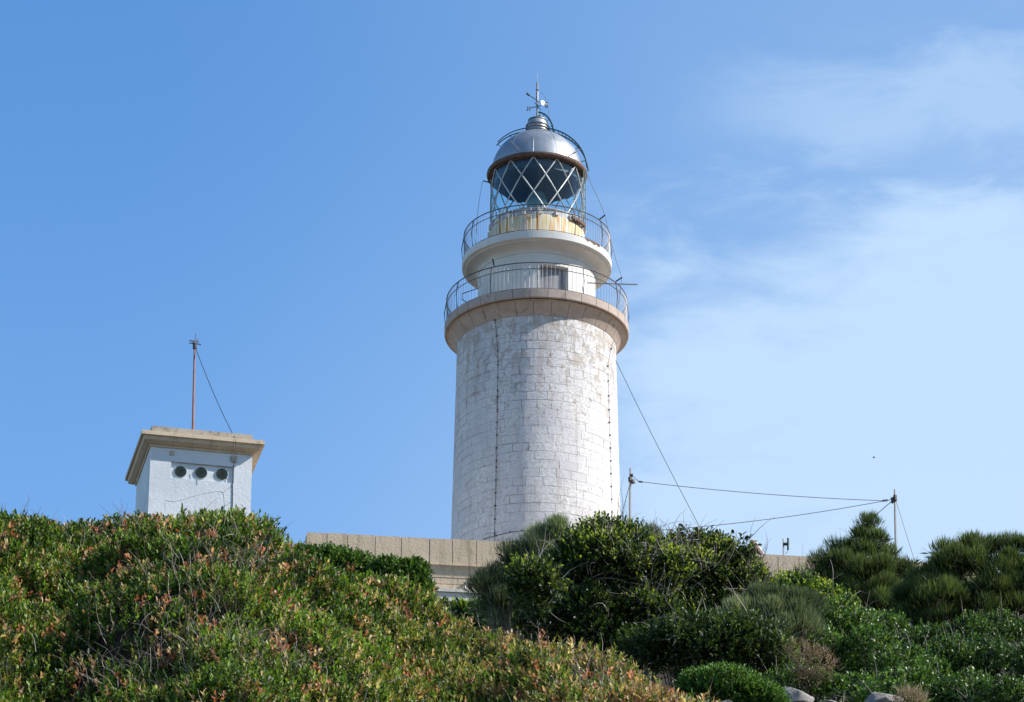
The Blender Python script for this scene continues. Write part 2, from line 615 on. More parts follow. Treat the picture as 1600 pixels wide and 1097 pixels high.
def stone_ring(name, prof, N, gap, parent_prof, pm, m, off=0.0, jag=0.0, sub=4):
    """core ring plus N separate stones sharing one mesh"""
    core = L(name, MB().lathe(parent_prof, 96), pm, smooth=True)
    me = None
    for k in range(N):
        a = 2 * math.pi * (k + off) / N
        if me is None:
            ga = gap / prof[0][0] / 2
            mb = MB().lathe(prof, sub, a0=-math.pi / N + ga, a1=math.pi / N - ga, caps=True, closed_prof=True)
            me = mb.mesh('stone', True, 25)
            me.transform(Matrix.Translation((0, 0, -ZG_T)))
        o = obj('stone', me, m, core)
        o.rotation_euler = (random.uniform(-jag, jag) * 0.2, 0, a)
    return core


S1a, S1b = ring(144, 463.8), ring(144, 450.3)
C1 = ring(137.5, 469.5)
F1 = ring(140.5, 466.5)
zs1 = S1b[1]
stone_ring('gallery_cornice', [(TOP[0] - 0.25, TOP[1]), (TOP[0] + 0.01, TOP[1]), (TOP[0] + 0.05, TOP[1] + 0.06), (C1[0] - 0.09, C1[1] - 0.07), (C1[0], C1[1]), (TOP[0] - 0.25, C1[1])],
           30, 0.012, [(TOP[0] - 0.1, TOP[1] + 0.01), (TOP[0] + 0.03, TOP[1] + 0.07), (C1[0] - 0.10, C1[1] - 0.02)], M_CORN, M_CORN, 0.3)
q = S1a[1]
stone_ring('gallery_slab', [(C1[0] - 0.3, C1[1] + 0.004), (C1[0] + 0.01, C1[1] + 0.004), (C1[0] + 0.045, C1[1] + 0.03), (C1[0] + 0.045, q - 0.035), (C1[0] - 0.02, q - 0.03), (C1[0] - 0.02, q),
                            (S1a[0] - 0.01, q), (S1a[0], q + 0.015), (S1b[0], zs1 - 0.015), (S1b[0] - 0.02, zs1), (C1[0] - 0.3, zs1)],
           33, 0.014, [(C1[0] - 0.31, C1[1]), (C1[0] - 0.05, C1[1] + 0.01), (C1[0] - 0.05, q + 0.03), (S1a[0] - 0.04, q + 0.03), (S1a[0] - 0.04, zs1 - 0.02), (1.2, zs1 - 0.02)], M_CORN, M_CORN, 0.1)

# drum with a door recess
rD = ring(91.6, 395)
S2a, S2b = ring(116.8, 370.8), ring(116.8, 359.2)
zs2 = S2b[1]
DA0, DA1 = R(3.1), R(31.6)
ZDOOR = ring(91.6, 412.6)[1]


def build_drum():
    mb = MB()
    r = rD[0]
    mb.lathe([(r, zs1 - 0.02), (r, ZDOOR)], 80, a0=DA1, a1=DA0 + 2 * math.pi)
    mb.lathe([(r, ZDOOR), (r, rD[1])], 96)
    d = L('drum', mb, M_WHITE, smooth=True)
    ri = r - 0.20
    fr = MB()
    for a in (DA0, DA1):
        s_, c_ = math.sin(a), -math.cos(a)
        fr.add([(r * s_, r * c_, zs1), (ri * s_, ri * c_, zs1), (ri * s_, ri * c_, ZDOOR), (r * s_, r * c_, ZDOOR)], [(0, 1, 2, 3)])
    fr.lathe([(r, ZDOOR), (ri, ZDOOR)], 8, a0=DA0, a1=DA1)
    L('door_reveal', fr, M_WHITE)
    dr = L('door', MB().lathe([(ri, zs1), (ri, ZDOOR - 0.02)], 8, a0=DA0 + 0.005, a1=DA1 - 0.005), M_GREY)
    for k in range(6):
        a = DA0 + (DA1 - DA0) * (k + 0.5) / 6
        w_ = (DA1 - DA0) / 6 * 0.46
        L('panel', MB().lathe([(ri + 0.02, zs1 + 0.03), (ri + 0.02, ZDOOR - 0.05)], 2, a0=a - w_, a1=a + w_), M_GREY, dr)


build_drum()
cv = [(rD[0] + 0.0, rD[1]), (rD[0] + 0.025, rD[1] + 0.002), (rD[0] + 0.03, rD[1] + 0.03)]
q0 = cv[-1]
q1 = (S2a[0] - 0.13, S2a[1] - 0.07)
for i in range(1, 9):
    a = math.pi / 2 * i / 8
    cv.append((q0[0] + (q1[0] - q0[0]) * (1 - math.cos(a)), q0[1] + (q1[1] - q0[1]) * math.sin(a)))
cv += [(q1[0] + 0.02, q1[1] + 0.005), (q1[0] + 0.03, q1[1] + 0.035), (S2a[0] - 0.03, q1[1] + 0.05), (S2a[0], S2a[1]), (S2b[0] + 0.004, zs2 - 0.02), (S2b[0] - 0.03, zs2), (1.0, zs2 + 0.002)]
L('upper_gallery_cornice', MB().lathe(cv, 96), M_WHITE, smooth=True)
# broken edge: rust stained scar and rebar at the right
sc = MB()
for k in range(16):
    a = R(40 + k * 1.0) + random.uniform(-0.006, 0.006)
    r_ = S2b[0] + 0.008
    h = random.uniform(0.03, 0.09)
    sc.lathe([(r_ - 0.05, zs2 - 0.01 - h), (r_ + 0.004, zs2 - 0.015 - h), (r_ + 0.004, zs2 + 0.004), (r_ - 0.05, zs2 + 0.006)], 1, a0=a, a1=a + R(1.2), caps=True, closed_prof=True)
L('spalled_edge', sc, M_RUST)

CB0 = (ring(80.5, 359)[0], zs2)
CB1 = ring(73.8, 334.2)
L('curb', MB().lathe([(CB0[0], zs2), (CB0[0] - 0.02, zs2 + 0.16), (CB1[0] + 0.03, CB1[1] - 0.12), (CB1[0], CB1[1]), (1.0, CB1[1] + 0.003)], 72), curb_mat(TX, DT), smooth=True)
GB0, GB1 = (ring(71.3, 330)[0], CB1[1]), ring(71.8, 324.5)
rG = ring(71.6, 300)[0]
L('lantern_base', MB().lathe([(rG + 0.03, CB1[1]), (rG + 0.03, GB1[1] - 0.04), (rG + 0.055, GB1[1] - 0.03), (rG + 0.055, GB1[1]), (rG - 0.08, GB1[1]), (rG - 0.08, CB1[1])], 72), M_BASESHADE, smooth=True)
for k in range(18):      # feet standing on the curb
    a = 2 * math.pi * (k + 0.2) / 18
    o = L('foot', MB().box(-0.05, 0.05, -rG - 0.11, -rG - 0.03, CB1[1] + 0.001, CB1[1] + 0.14), M_PALE)
    o.rotation_euler = (0, 0, a)
pl = MB()
pl.lathe([(rG + 0.03, CB1[1] + 0.03), (rG + 0.17, CB1[1] + 0.02), (rG + 0.17, CB1[1] + 0.12), (rG + 0.03, CB1[1] + 0.16)], 8, a0=R(44), a1=R(72), caps=True, closed_prof=True)
L('rusted_plate', pl, M_RUST)

RM0, RM1 = ring(78.4, 241.2), ring(78.4, 236.4)
zGT = RM0[1] - 0.02
L('glazing', MB().lathe([(rG, GB1[1]), (rG, zGT)], 72), M_GLASS, smooth=True)
# astragals
zb = GB1[1]


def helix(a0, a1, r, n=14):
    return [((r) * math.sin(a0 + (a1 - a0) * i / n), -(r) * math.cos(a0 + (a1 - a0) * i / n), zGT + (zb - zGT) * i / n) for i in range(n + 1)]


def rot_parts(name, mb, m, n, a0, parent=None, smooth=True):
    me = mb.mesh(name, smooth)
    me.transform(Matrix.Translation((0, 0, -ZG_T)))
    for k in range(n):
        o = obj(name, me, m, parent or LH)
        o.rotation_euler = (0, 0, a0 + 2 * math.pi * k / n)


rot_parts('glazing_bar', MB().tube(helix(0, R(44), rG + 0.012), 0.023, 5), M_BAR, 12, R(-4.2))
rot_parts('glazing_bar', MB().tube(helix(0, R(-44), rG + 0.014), 0.023, 5), M_BAR, 12, R(-5.2))

rim = L('dome_rim', MB().lathe([(rG - 0.04, zGT - 0.02), (rG + 0.02, zGT - 0.03), (rG + 0.03, zGT), (RM0[0] - 0.03, zGT), (RM0[0], RM0[1] + 0.02), (RM0[0] + 0.01, (RM0[1] + RM1[1]) / 2), (RM1[0], RM1[1]), (RM1[0] - 0.06, RM1[1] + 0.03), (rG, RM1[1] + 0.035)], 72), M_RUST, smooth=True)
RD = rG + 0.015
zc = RM1[1] - 0.04
dome_prof = [(RD * math.cos(R(a)), zc + RD * math.sin(R(a))) for a in np.linspace(2, 88, 22)]
L('dome', MB().lathe(dome_prof, 72), M_DOME, smooth=True)
inner = [((RD - 0.05) * math.cos(R(a)), zc + (RD - 0.05) * 0.8 * math.sin(R(a))) for a in np.linspace(0, 89, 14)]
L('dome_lining', MB().lathe([(rG - 0.03, zGT - 0.05)] + inner, 48), M_DARK, smooth=True)
bl = MB()      # dark blind hanging in straight panels behind the upper glazing
for k in range(16):
    a0_, a1_ = 2 * math.pi * k / 16, 2 * math.pi * (k + 1) / 16
    bl.lathe([(rG - 0.10, zGT - 0.02), (rG - 0.10, zGT - 0.24 - 0.05 * (k % 2))], 1, a0=a0_, a1=a1_)
L('blind', bl, M_DARK)
sm = MB()
for k in range(12):    # raised seams
    a = R(30 * k - 5)
    sm.tube([((r_ + 0.004) * math.sin(a), -(r_ + 0.004) * math.cos(a), z_ + 0.002) for r_, z_ in dome_prof[:-2]], 0.003, 4)
L('dome_seams', sm, M_DOME, smooth=True)
zp = zc + RD
# cupola
u = mpp(DT)
rc = 17.6 * u
cup = [(rc + 0.01, zp - 0.10), (rc + 0.01, zp + 0.02), (rc - 0.01, zp + 0.03), (rc - 0.01, zp + 0.30)]
zq = zp + 0.30
for a in (14, 28, 42, 56, 70, 84):
    cup.append(((rc - 0.01) * math.cos(R(a)), zq + 0.9 * (rc - 0.01) * math.sin(R(a))))
for zb_, rb_ in ((zp + 0.07, rc), (zp + 0.17, rc), (zp + 0.28, rc), (zq + 0.9 * rc * math.sin(R(38)), rc * math.cos(R(38)))):
    L('cupola_band', MB().lathe([(rb_ - 0.03, zb_ - 0.018), (rb_ + 0.025, zb_ - 0.015), (rb_ + 0.025, zb_ + 0.012), (rb_ - 0.03, zb_ + 0.016)], 36), M_POLE, smooth=True)
L('cupola', MB().lathe(cup, 40), M_DOME, smooth=True)
ztop = zq + rc * 0.9

# optic and machinery inside the lantern
op = MB().lathe([(0.0, zb - 0.1), (0.42, zb - 0.1), (0.42, zb + 0.12), (0.20, zb + 0.16), (0.16, zb + 0.5), (0.30, zb + 0.55), (0.34, zb + 0.85), (0.28, zb + 1.15), (0.12, zb + 1.3), (0.0, zb + 1.32)], 20)
L('optic', op, M_OPT, smooth=True)


def ring_pts(r, z, n=120):
    return [(r * math.sin(2 * math.pi * k / n), -r * math.cos(2 * math.pi * k / n), z) for k in range(n)]


def railing(label, rr_, z0, ztop_, zmid, nb, a_off):
    ra = L('railing', MB().tube(ring_pts(rr_, z0 + 0.03), 0.011, 4, closed=True), M_RAIL, smooth=True)
    ra['label'] = label
    L('rail', MB().tube(ring_pts(rr_, ztop_), 0.017, 6, closed=True), M_RAIL, ra, smooth=True)
    L('rail', MB().tube(ring_pts(rr_, zmid), 0.012, 5, closed=True), M_RAIL, ra, smooth=True)
    me = MB().tube([(0, -rr_, z0 + 0.03), (0, -rr_, ztop_)], 0.0065, 4).mesh('baluster', True)
    me.transform(Matrix.Translation((0, 0, -ZG_T)))
    for k in range(nb):
        o = obj('baluster', me, M_RAILG, ra)
        o.rotation_euler = (0, 0, 2 * math.pi * k / nb + a_off)
    st = MB().tube([(0, -rr_, ztop_), (0, -rr_ - 0.07, (z0 + ztop_) / 2), (0, -rr_ - 0.03, z0 + 0.02), (0, -rr_ - 0.01, z0 - 0.06)], 0.016, 5).mesh('stay', True)
    st.transform(Matrix.Translation((0, 0, -ZG_T)))
    for k in range(12):
        o = obj('stay', st, M_RAIL, ra)
        o.rotation_euler = (0, 0, 2 * math.pi * (k + 0.0) / 12)


r1t = ring(140.6, 410)
railing('lower gallery railing', r1t[0], zs1, r1t[1], ring(140.6, 419.8)[1], 132, 0.01)
r2t = ring(113.8, 319.3)
railing('upper gallery railing', r2t[0], zs2, r2t[1], ring(113.8, 328.5)[1], 120, 0.02)


def tw(px, py, Y=None):
    """pixel -> tower-centred coordinates at ground distance Y"""
    q = at(px, py, Y or DT)
    return (q.x - TX, q.y - DT, q.z)


# hoop and ladder rails over the dome
def dome_arc(az_, rad, a0, a1, n=16, dzc=0.0, swing=0.0):
    s_, c_ = math.sin(az_), -math.cos(az_)
    out = []
    for i in range(n + 1):
        e = R(a0 + (a1 - a0) * i / n)
        out.append((rad * math.cos(e) * s_ + swing * c_, rad * math.cos(e) * c_ - swing * s_, zc + dzc + rad * math.sin(e)))
    return out


lad = MB()
for sw in (-0.14, 0.14):
    lad.tube(dome_arc(R(80), RD + 0.16, 3, 79, swing=sw), 0.024, 5)
A_, B_ = dome_arc(R(80), RD + 0.16, 3, 79, swing=-0.14), dome_arc(R(80), RD + 0.16, 3, 79, swing=0.14)
for i in range(1, 16):
    lad.tube([A_[i], B_[i]], 0.012, 4)
for i in (3, 7, 11, 15):
    p = Vector(A_[i]); c_ = Vector((0, 0, zc)); lad.tube([p, c_ + (p - c_) * (RD / (RD + 0.18))], 0.012, 4)
L('dome_ladder', lad, M_GREEN, smooth=True)
lh = MB()
for sw in (-0.12, 0.12):
    lh.tube([(x * 1.0, y, z) for x, y, z in dome_arc(R(-80), RD + 0.17, 38, 76, swing=sw)], 0.020, 5)
A_ = dome_arc(R(-80), RD + 0.17, 38, 76)
for i in (0, 8, 15):
    p = Vector(A_[i]); c_ = Vector((0, 0, zc)); lh.tube([p, c_ + (p - c_) * (RD / (RD + 0.18))], 0.013, 4)
L('dome_handrail', lh, M_GREEN, smooth=True)
ch = MB()
for rad in (rc + 0.17, rc + 0.02 + 0.02):
    pts = []
    for i in range(13):
        e = R(-5 + 92 * i / 12)
        pts.append((rad * math.cos(e), -0.1, zp + 0.02 + (rad + 0.22) * math.sin(e)))
    ch.tube(pts, 0.028 if rad > rc + 0.1 else 0.018, 5)
for i in (3, 6, 9, 11):
    e = R(-5 + 92 * i / 12)
    ch.tube([((rc + 0.04) * math.cos(e), -0.1, zp + 0.02 + (rc + 0.26) * math.sin(e)), ((rc + 0.17) * math.cos(e), -0.1, zp + 0.02 + (rc + 0.39) * math.sin(e))], 0.010, 4)
L('cupola_ladder', ch, M_GREEN, smooth=True)
gl_ = MB()   # ladder down beside the glazing
a1_, a2_ = R(70), R(78)
for a in (a1_, a2_):
    gl_.tube([((rG + 0.12) * math.sin(a), -(rG + 0.12) * math.cos(a), RM0[1]), ((rG + 0.12) * math.sin(a), -(rG + 0.12) * math.cos(a), CB1[1])], 0.014, 5)
for k in range(6):
    z = CB1[1] + 0.15 + k * (RM0[1] - CB1[1] - 0.2) / 6
    gl_.tube([((rG + 0.12) * math.sin(a1_), -(rG + 0.12) * math.cos(a1_), z), ((rG + 0.12) * math.sin(a2_), -(rG + 0.12) * math.cos(a2_), z)], 0.010, 4)
L('lantern_ladder', gl_, M_GREEN, smooth=True)
# a thin vertical handrail on the left of the glazing
L('glazing_post', MB().tube([tw(767, 285, DT - 0.2), tw(767, 352, DT - 0.2)], 0.013, 5), M_BLACK)

# weather vane
vn = L('weather_vane', MB().lathe([(0.035, ztop - 0.1), (0.03, ztop + 0.30), (0.028, zaxis(160, DT)), (0.045, zaxis(158, DT)), (0.03, zaxis(156, DT)), (0.048, zaxis(152, DT)), (0.03, zaxis(150, DT)), (0.045, zaxis(146, DT)),
                                  (0.03, zaxis(144, DT)), (0.032, zaxis(142, DT)), (0.055, zaxis(140.5, DT)), (0.03, zaxis(139, DT)), (0.034, zaxis(130, DT)), (0.01, zaxis(129, DT)), (0.004, zaxis(112, DT)), (0.0, zaxis(111.5, DT))], 10), M_POLE, smooth=True)
L('arm', MB().tube([tw(828.5, 169), tw(841, 166), tw(853, 163.5)], 0.014, 5), M_GREEN, vn)
L('arm', MB().tube([tw(835, 160, DT - 0.3), tw(841, 166.5), tw(845.5, 172, DT + 0.3)], 0.012, 5), M_GREEN, vn)
L('arrow', MB().tube([tw(826, 148.5), tw(840, 157.5), tw(850, 163)], 0.013, 5), M_BLACK, vn)
L('arrow_head', MB().tube([tw(823, 145.5), tw(826.6, 149.2)], 0.035, 6), M_BLACK, vn)
tl = MB()
a_, b_, c2_, d_ = Vector(tw(844.5, 158.0, DT - 0.15)), Vector(tw(847, 164.5, DT - 0.15)), Vector(tw(855, 163.5, DT + 0.2)), Vector(tw(848.5, 156.5, DT))
off_ = Vector((0, 0.02, 0))
tl.add([a_, b_, c2_, d_, a_ + off_, b_ + off_, c2_ + off_, d_ + off_], [(0, 1, 2, 3), (7, 6, 5, 4), (0, 4, 5, 1), (1, 5, 6, 2), (2, 6, 7, 3), (3, 7, 4, 0)])
L('arrow_tail', tl, M_TAIL, vn)
L('letter_n', MB().tube([tw(823.8, 173), tw(824.2, 166.2), tw(828.2, 173), tw(828.6, 166.4)], 0.022, 4), M_RUST, vn)
spts = [tw(853.8 + 2.3 * x, 164.0 - 3.6 * y) for x, y in ((0.8, 0.75), (0.3, 1.0), (-0.4, 0.95), (-0.8, 0.6), (-0.5, 0.2), (0.2, -0.05), (0.7, -0.35), (0.7, -0.75), (0.1, -1.0), (-0.5, -0.95), (-0.85, -0.65))]
L('letter_s', MB().tube(spts, 0.022, 4), M_RUST, vn)
wire = [tw(845, 145), tw(850, 148), tw(853, 155), tw(855.5, 163), tw(857, 172), tw(857.5, 180), tw(858, 190)]
L('lightning_wire', MB().tube(wire, 0.006, 4), M_BLACK)

# stays and arms carrying the lightning conductor, and odd bits on the galleries
def lwire(name, pts, r=0.007, m=None, n=4, parent=None):
    return L(name, MB().tube([tw(*p) for p in pts], r, n), m or M_BLACK, parent)


lwire('conductor_cable', [(918, 272), (926, 292), (936, 313), (945, 335), (946.5, 342), (950, 357), (956, 382), (962, 405), (971.5, 433), (969.5, 455), (966, 478)], 0.008)
lwire('conductor_arm', [(936.5, 343), (945.5, 336)], 0.024)
lwire('conductor_arm', [(962, 440), (972, 433.5)], 0.024)
lwire('conductor_cable', [(770, 283), (754, 284), (750, 305), (746, 335), (744, 372), (739, 400)], 0.006)
lwire('bracket', [(755, 282.5), (767, 286)], 0.020)
lwire('bracket', [(798, 220.5, DT - 1.2), (813.5, 237, DT - 1.55)], 0.02, M_POLE)
lwire('bracket', [(888, 243.5, DT - 1.3), (907, 233, DT - 0.6)], 0.013, M_RUST)
lwire('horizontal_spar', [(918, 442, DT - 1.2), (950, 443.2, DT - 1.2), (996, 444.6, DT - 1.2)], 0.022, M_POLE)
lwire('hook', [(770, 405, DT - 2.0), (772, 415, DT - 2.2)], 0.028)
lwire('lifting_hook', [(750, 433, DT - 1.1), (750, 441, DT - 1.1), (752.5, 446, DT - 1.1), (750, 449, DT - 1.1), (747.5, 445, DT - 1.1)], 0.014, M_GREY)
L('stair_frame', MB().tube([tw(748, 450, DT - 0.6), tw(722, 459, DT - 0.6), tw(722, 468, DT - 0.6), tw(730, 473, DT - 0.6)], 0.016, 5), M_RUST)


def on_shaft(px, row, lift=0.02):
    """point of the shaft surface seen at this pixel"""
    z = zaxis(row, DT - 2.0)
    for _ in range(12):
        r_ = shaft_r(z) + lift
        q = at(px, row, DT)
        lo, hi_ = DT - r_, DT
        # walk along the ray to the cylinder
        d = ray(px, row)
        ux, uy = d.x, d.y
        A = ux * ux + uy * uy
        B = -2 * (ux * TX + uy * DT)
        Cc = TX * TX + DT * DT - r_ * r_
        D = max(B * B - 4 * A * Cc, 0.0)
        tt = (-B - math.sqrt(D)) / (2 * A)
        z = d.z * tt
    return (d.x * tt - TX, d.y * tt - DT, z)


def shaft_cable(pix, r, clips=0):
    fine = []
    for (xa, ya), (xb, yb) in zip(pix[:-1], pix[1:]):
        n = max(2, int(math.hypot(xb - xa, yb - ya) / 10))
        fine += [(xa + (xb - xa) * i / n, ya + (yb - ya) * i / n) for i in range(n)]
    fine.append(pix[-1])
    pts = [on_shaft(*p) for p in fine]
    c = L('down_conductor', MB().tube(pts, r, 4), M_RAIL)
    if clips:
        tot = sum(math.dist(a, b) for a, b in zip(pts[:-1], pts[1:]))
        for k in range(clips):
            i = int((k + 0.5) * (len(pts) - 1) / clips)
            p = Vector(pts[i])
            L('clip', MB().box(p.x - 0.024, p.x + 0.024, p.y - 0.025, p.y + 0.02, p.z - 0.014, p.z + 0.014), M_BLACK, c)
    return c


shaft_cable([(773.5, 500), (776, 525), (778, 560), (777, 640), (775.5, 720), (773.5, 800), (772.5, 845)], 0.008, 18)
shaft_cable([(960.5, 527), (955, 545), (950, 572), (951.5, 630), (954, 700), (956.5, 800), (957, 830)], 0.006, 15)
shaft_cable([(757, 842), (775, 837), (797, 831.5), (815, 829.3), (835, 828.6), (860, 829.5), (890, 831), (920, 831), (950, 827)], 0.010, 10)

# ------------------------------------------------------------------ PARAPET WALL of the terrace
def plane_frame(px, py, Y0, phi):
    P0 = at(px, py, Y0)
    du = Vector((math.cos(phi), math.sin(phi), 0))
    dv = Vector((-math.sin(phi), math.cos(phi), 0))

    def loc(px_, py_, v=0.0):
        d = ray(px_, py_)
        t_ = (P0.dot(dv) + v) / d.dot(dv)
        q = d * t_ - P0
        return q.dot(du), q.z + P0.z
    return P0, du, dv, loc


PHI_W = R(6.6)
WP, wu, wv, wloc = plane_frame(479.5, 831, 118.0, PHI_W)
zt = WP.z
zw0 = 45.6
WALL = thing('terrace_wall', 'long tan stone terrace wall with upright parapet slabs below the lighthouse', 'wall', (WP.x, WP.y, zw0), PHI_W)


def WL(name, mb, m, parent=None, **kw):
    me = mb.mesh(name)
    me.transform(Matrix.Translation((0, 0, -zw0)))
    return obj(name, me, m, parent or WALL, **kw)


uend = wloc(1263, 868)[0]
zb_par = wloc(575, 876.5)[1]
ulong = uend + 5
core = WL('wall_core', MB().box(0.03, ulong, 0.05, 0.36, zw0 - 1.2, zt - 0.02), M_TAN)
# upright slabs along the front
us = [wloc(x, 840)[0] for x in (479.5, 511, 543, 586.6, 627.5, 671.5, 707.4, 744.8, 782)]
us[0] = 0.0
while us[-1] < ulong - 1:
    us.append(us[-1] + random.uniform(0.72, 0.86))
tgt = wloc(1248.5, 880)[0]
i_ = min(range(len(us)), key=lambda i: abs(us[i] - tgt))
us[i_] = tgt
for a, b in zip(us[:-1], us[1:]):
    e = random.uniform(-0.004, 0.006)
    WL('parapet_slab', MB().box(a + 0.010, b - 0.010, e, 0.22, zb_par, zt + random.uniform(-0.014, 0.010)), M_TAN)
dvx = 4.0   # return towards the back on the left
for k in range(5):
    WL('parapet_slab', MB().box(-0.004, 0.2, 0.232 + k * 0.8, 0.22 + (k + 1) * 0.8, zb_par, zt + random.uniform(-0.005, 0.004)), M_TAN)
WL('wall_return', MB().box(0.03, 0.34, 0.37, 4.2, zw0 - 1.2, zt - 0.03), M_TAN)
zc0 = wloc(700, 902)[1]
u = 0.0
while u < ulong - 1:       # coved cornice under the parapet
    ln = random.uniform(0.95, 1.15)
    prof = [(0.02, zb_par - 0.004), (-0.05, zb_par - 0.004), (-0.05, zb_par - 0.03), (-0.02, zb_par - 0.06), (0.03, zb_par - 0.16), (0.05, zc0 + 0.06), (0.02, zc0 + 0.05), (0.02, zc0), (0.2, zc0), (0.2, zb_par - 0.004)]
    vs = [(u + 0.006, v, z) for v, z in prof] + [(u + ln - 0.006, v, z) for v, z in prof]
    n = len(prof)
    fs = [(i, (i + 1) % n, n + (i + 1) % n, n + i) for i in range(n)] + [tuple(range(n - 1, -1, -1)), tuple(range(n, 2 * n))]
    WL('cornice_stone', MB().add(vs, fs), M_TAN)
    u += ln
zl0, zl1 = wloc(700, 937)[1], wloc(700, 922.5)[1]
hcs = (zc0 - zl1) / 2
for rrow in range(2):
    u = random.uniform(-0.5, 0)
    while u < ulong - 1:
        ln = random.uniform(0.75, 1.0)
        WL('ashlar_block', MB().box(max(u, 0.05) + 0.007, u + ln - 0.007, 0.03, 0.2, zl1 + rrow * hcs + 0.007, zl1 + (rrow + 1) * hcs - 0.007), M_TAN)
        u += ln
WL('ledge', MB().box(0.05, ulong - 1, -0.16, 0.25, zl1 - 0.10, zl1 - 0.004), M_PALE)
WL('ledge', MB().box(0.05, ulong - 1, -0.11, 0.25, zl0 - 0.10, zl1 - 0.104), M_PALE)
WL('footing', MB().box(0.05, ulong - 1, 0.0, 0.25, zw0 - 1.0, zl0 - 0.104), M_PALE)
up_, zp_ = wloc(727, 915, -0.02)
WL('drain_pipe', MB().tube([(up_, 0.02, zp_ + 0.08), (up_, -0.07, zp_ + 0.06), (up_, -0.07, zp_ - 0.14)], 0.045, 8), M_POLE)

# terrace floor between wall and tower
tf = MB().box(0.36, ulong + 8, 0.4, 26, zt - 2.4, zt - 1.0)
me = tf.mesh('terrace')
to = obj('terrace', me, M_TAN, kind='structure')
to.location = (WP.x, WP.y, 0)
to.rotation_euler = (0, 0, PHI_W)

# ------------------------------------------------------------------ SMALL BUILDING on the left
PHI_H = R(12.2)
YH = 119.0
HP, hu, hv, hloc = plane_frame(235.7, 697.0, YH, PHI_H)
zh0 = 45.0
HOUSE = thing('signal_building', 'small white flat roofed building with three round vents and a tan stone cornice', 'building', (HP.x, HP.y, zh0), PHI_H)


def HL(name, mb, m, parent=None, smooth=False, **kw):
    me = mb.mesh(name, smooth)
    me.transform(Matrix.Translation((0, 0, -zh0)))
    return obj(name, me, m, parent or HOUSE, **kw)


WH = hloc(394.2, 715)[0]
dl = ray(213, 760)
# depth of the building from the left wall's far edge
den = dl.x / dl.y
DH = (den * HP.y - HP.x) / (-math.sin(PHI_H) - den * math.cos(PHI_H))
DH = 3.0
zhw = hloc(312, 704.5)[1]
pu0, pz1 = hloc(190 + 540 / 6.957, 650 + 492 / 6.957)
pu1, pz0 = hloc(190 + 1218 / 6.957, 650 + 732 / 6.957)
pd = 0.07
fw = MB()
fw.box(0, WH, 0.16, 0.30, zh0 - 1, zhw)
fw.box(0, pu0, 0, 0.158, zh0 - 1, zhw).box(pu1, WH, 0, 0.158, zh0 - 1, zhw).box(pu0, pu1, 0, 0.158, zh0 - 1, pz0).box(pu0, pu1, 0, 0.158, pz1, zhw)
fw.box(0, 0.25, 0.302, DH, zh0 - 1, zhw).box(WH - 0.25, WH, 0.302, DH, zh0 - 1, zhw).box(0.252, WH - 0.252, DH - 0.25, DH, zh0 - 1, zhw)
HL('wall', fw, M_HOUSE)
# raised flat border round the panel
# vents in the panel
panel = HL('vent_panel', MB().box(pu0 + 0.002, pu1 - 0.002, pd, 0.157, pz0 + 0.002, pz1 - 0.002), M_HOUSE)
vr = 9.4 * mpp(YH)
for (vx, vy) in ((282, 737.2), (314.3, 739.0), (346.7, 741.3)):
    cu, cz = hloc(vx, vy, pd)

    def disc(r0, r1, y0, y1, n=28):
        mb = MB()
        vs = []
        for i in range(n):
            a = 2 * math.pi * i / n
            for r_, y_ in ((r0, y0), (r1, y0), (r1, y1), (r0, y1)):
                vs.append((cu + r_ * math.cos(a), y_, cz + r_ * math.sin(a)))
        fs = []
        for i in range(n):
            j = (i + 1) % n
            for q in range(4):
                q2 = (q + 1) % 4
                fs.append((i * 4 + q, j * 4 + q, j * 4 + q2, i * 4 + q2))
        return mb.add(vs, fs)
    v = HL('round_vent', disc(0.0, vr, pd - 0.008, pd - 0.002), M_BLACK)
    for k, (ra_, rb_) in enumerate(((0.80, 1.0), (0.57, 0.70), (0.34, 0.47), (0.0, 0.13))):
        HL('ring', disc(vr * ra_, vr * rb_, pd - 0.035, pd - 0.010), M_VENT, v, smooth=True)
    HL('frame', disc(vr * 1.0, vr * 1.16, pd - 0.012, pd - 0.001), M_HOUSE, v)
# cornice stones: front, left side, right side
OV = 0.31
zlip0 = zhw + 0.25
zlip1 = zlip0 + 0.125
cprof = [(0.0, zhw), (0.035, zhw + 0.001), (0.045, zhw + 0.055), (0.10, zhw + 0.07), (0.22, zhw + 0.14), (OV - 0.07, zlip0 - 0.03), (OV - 0.05, zlip0), (OV, zlip0 + 0.004), (OV, zlip1), (-0.2, zlip1)]


def cornice_run(A, B, nA, miA, miB, n):
    """A->B along the wall foot, nA outward normal; mitre factors at the ends"""
    A, B, nA = Vector(A), Vector(B), Vector(nA)
    d = (B - A).normalized()
    Ln = (B - A).length
    cuts = [0.0] + [Ln * (i + random.uniform(-0.12, 0.12)) / n for i in range(1, n)] + [Ln]
    for i in range(n):
        vs = []
        for end in (0, 1):
            s_ = cuts[i + end]
            for o_, z in cprof:
                ex = 0.0
                if i == 0 and end == 0:
                    ex = -o_ * miA
                elif i == n - 1 and end == 1:
                    ex = o_ * miB
                else:
                    ex = 0.0035 if end == 0 else -0.0035
                q = A + d * (s_ + ex) + nA * o_
                vs.append((q.x, q.y, z))
        m = len(cprof)
        fs = [(j, (j + 1) % m, m + (j + 1) % m, m + j) for j in range(m)] + [tuple(range(m - 1, -1, -1)), tuple(range(m, 2 * m))]
        HL('cornice_stone', MB().add(vs, fs), M_CSTONE, smooth=False)


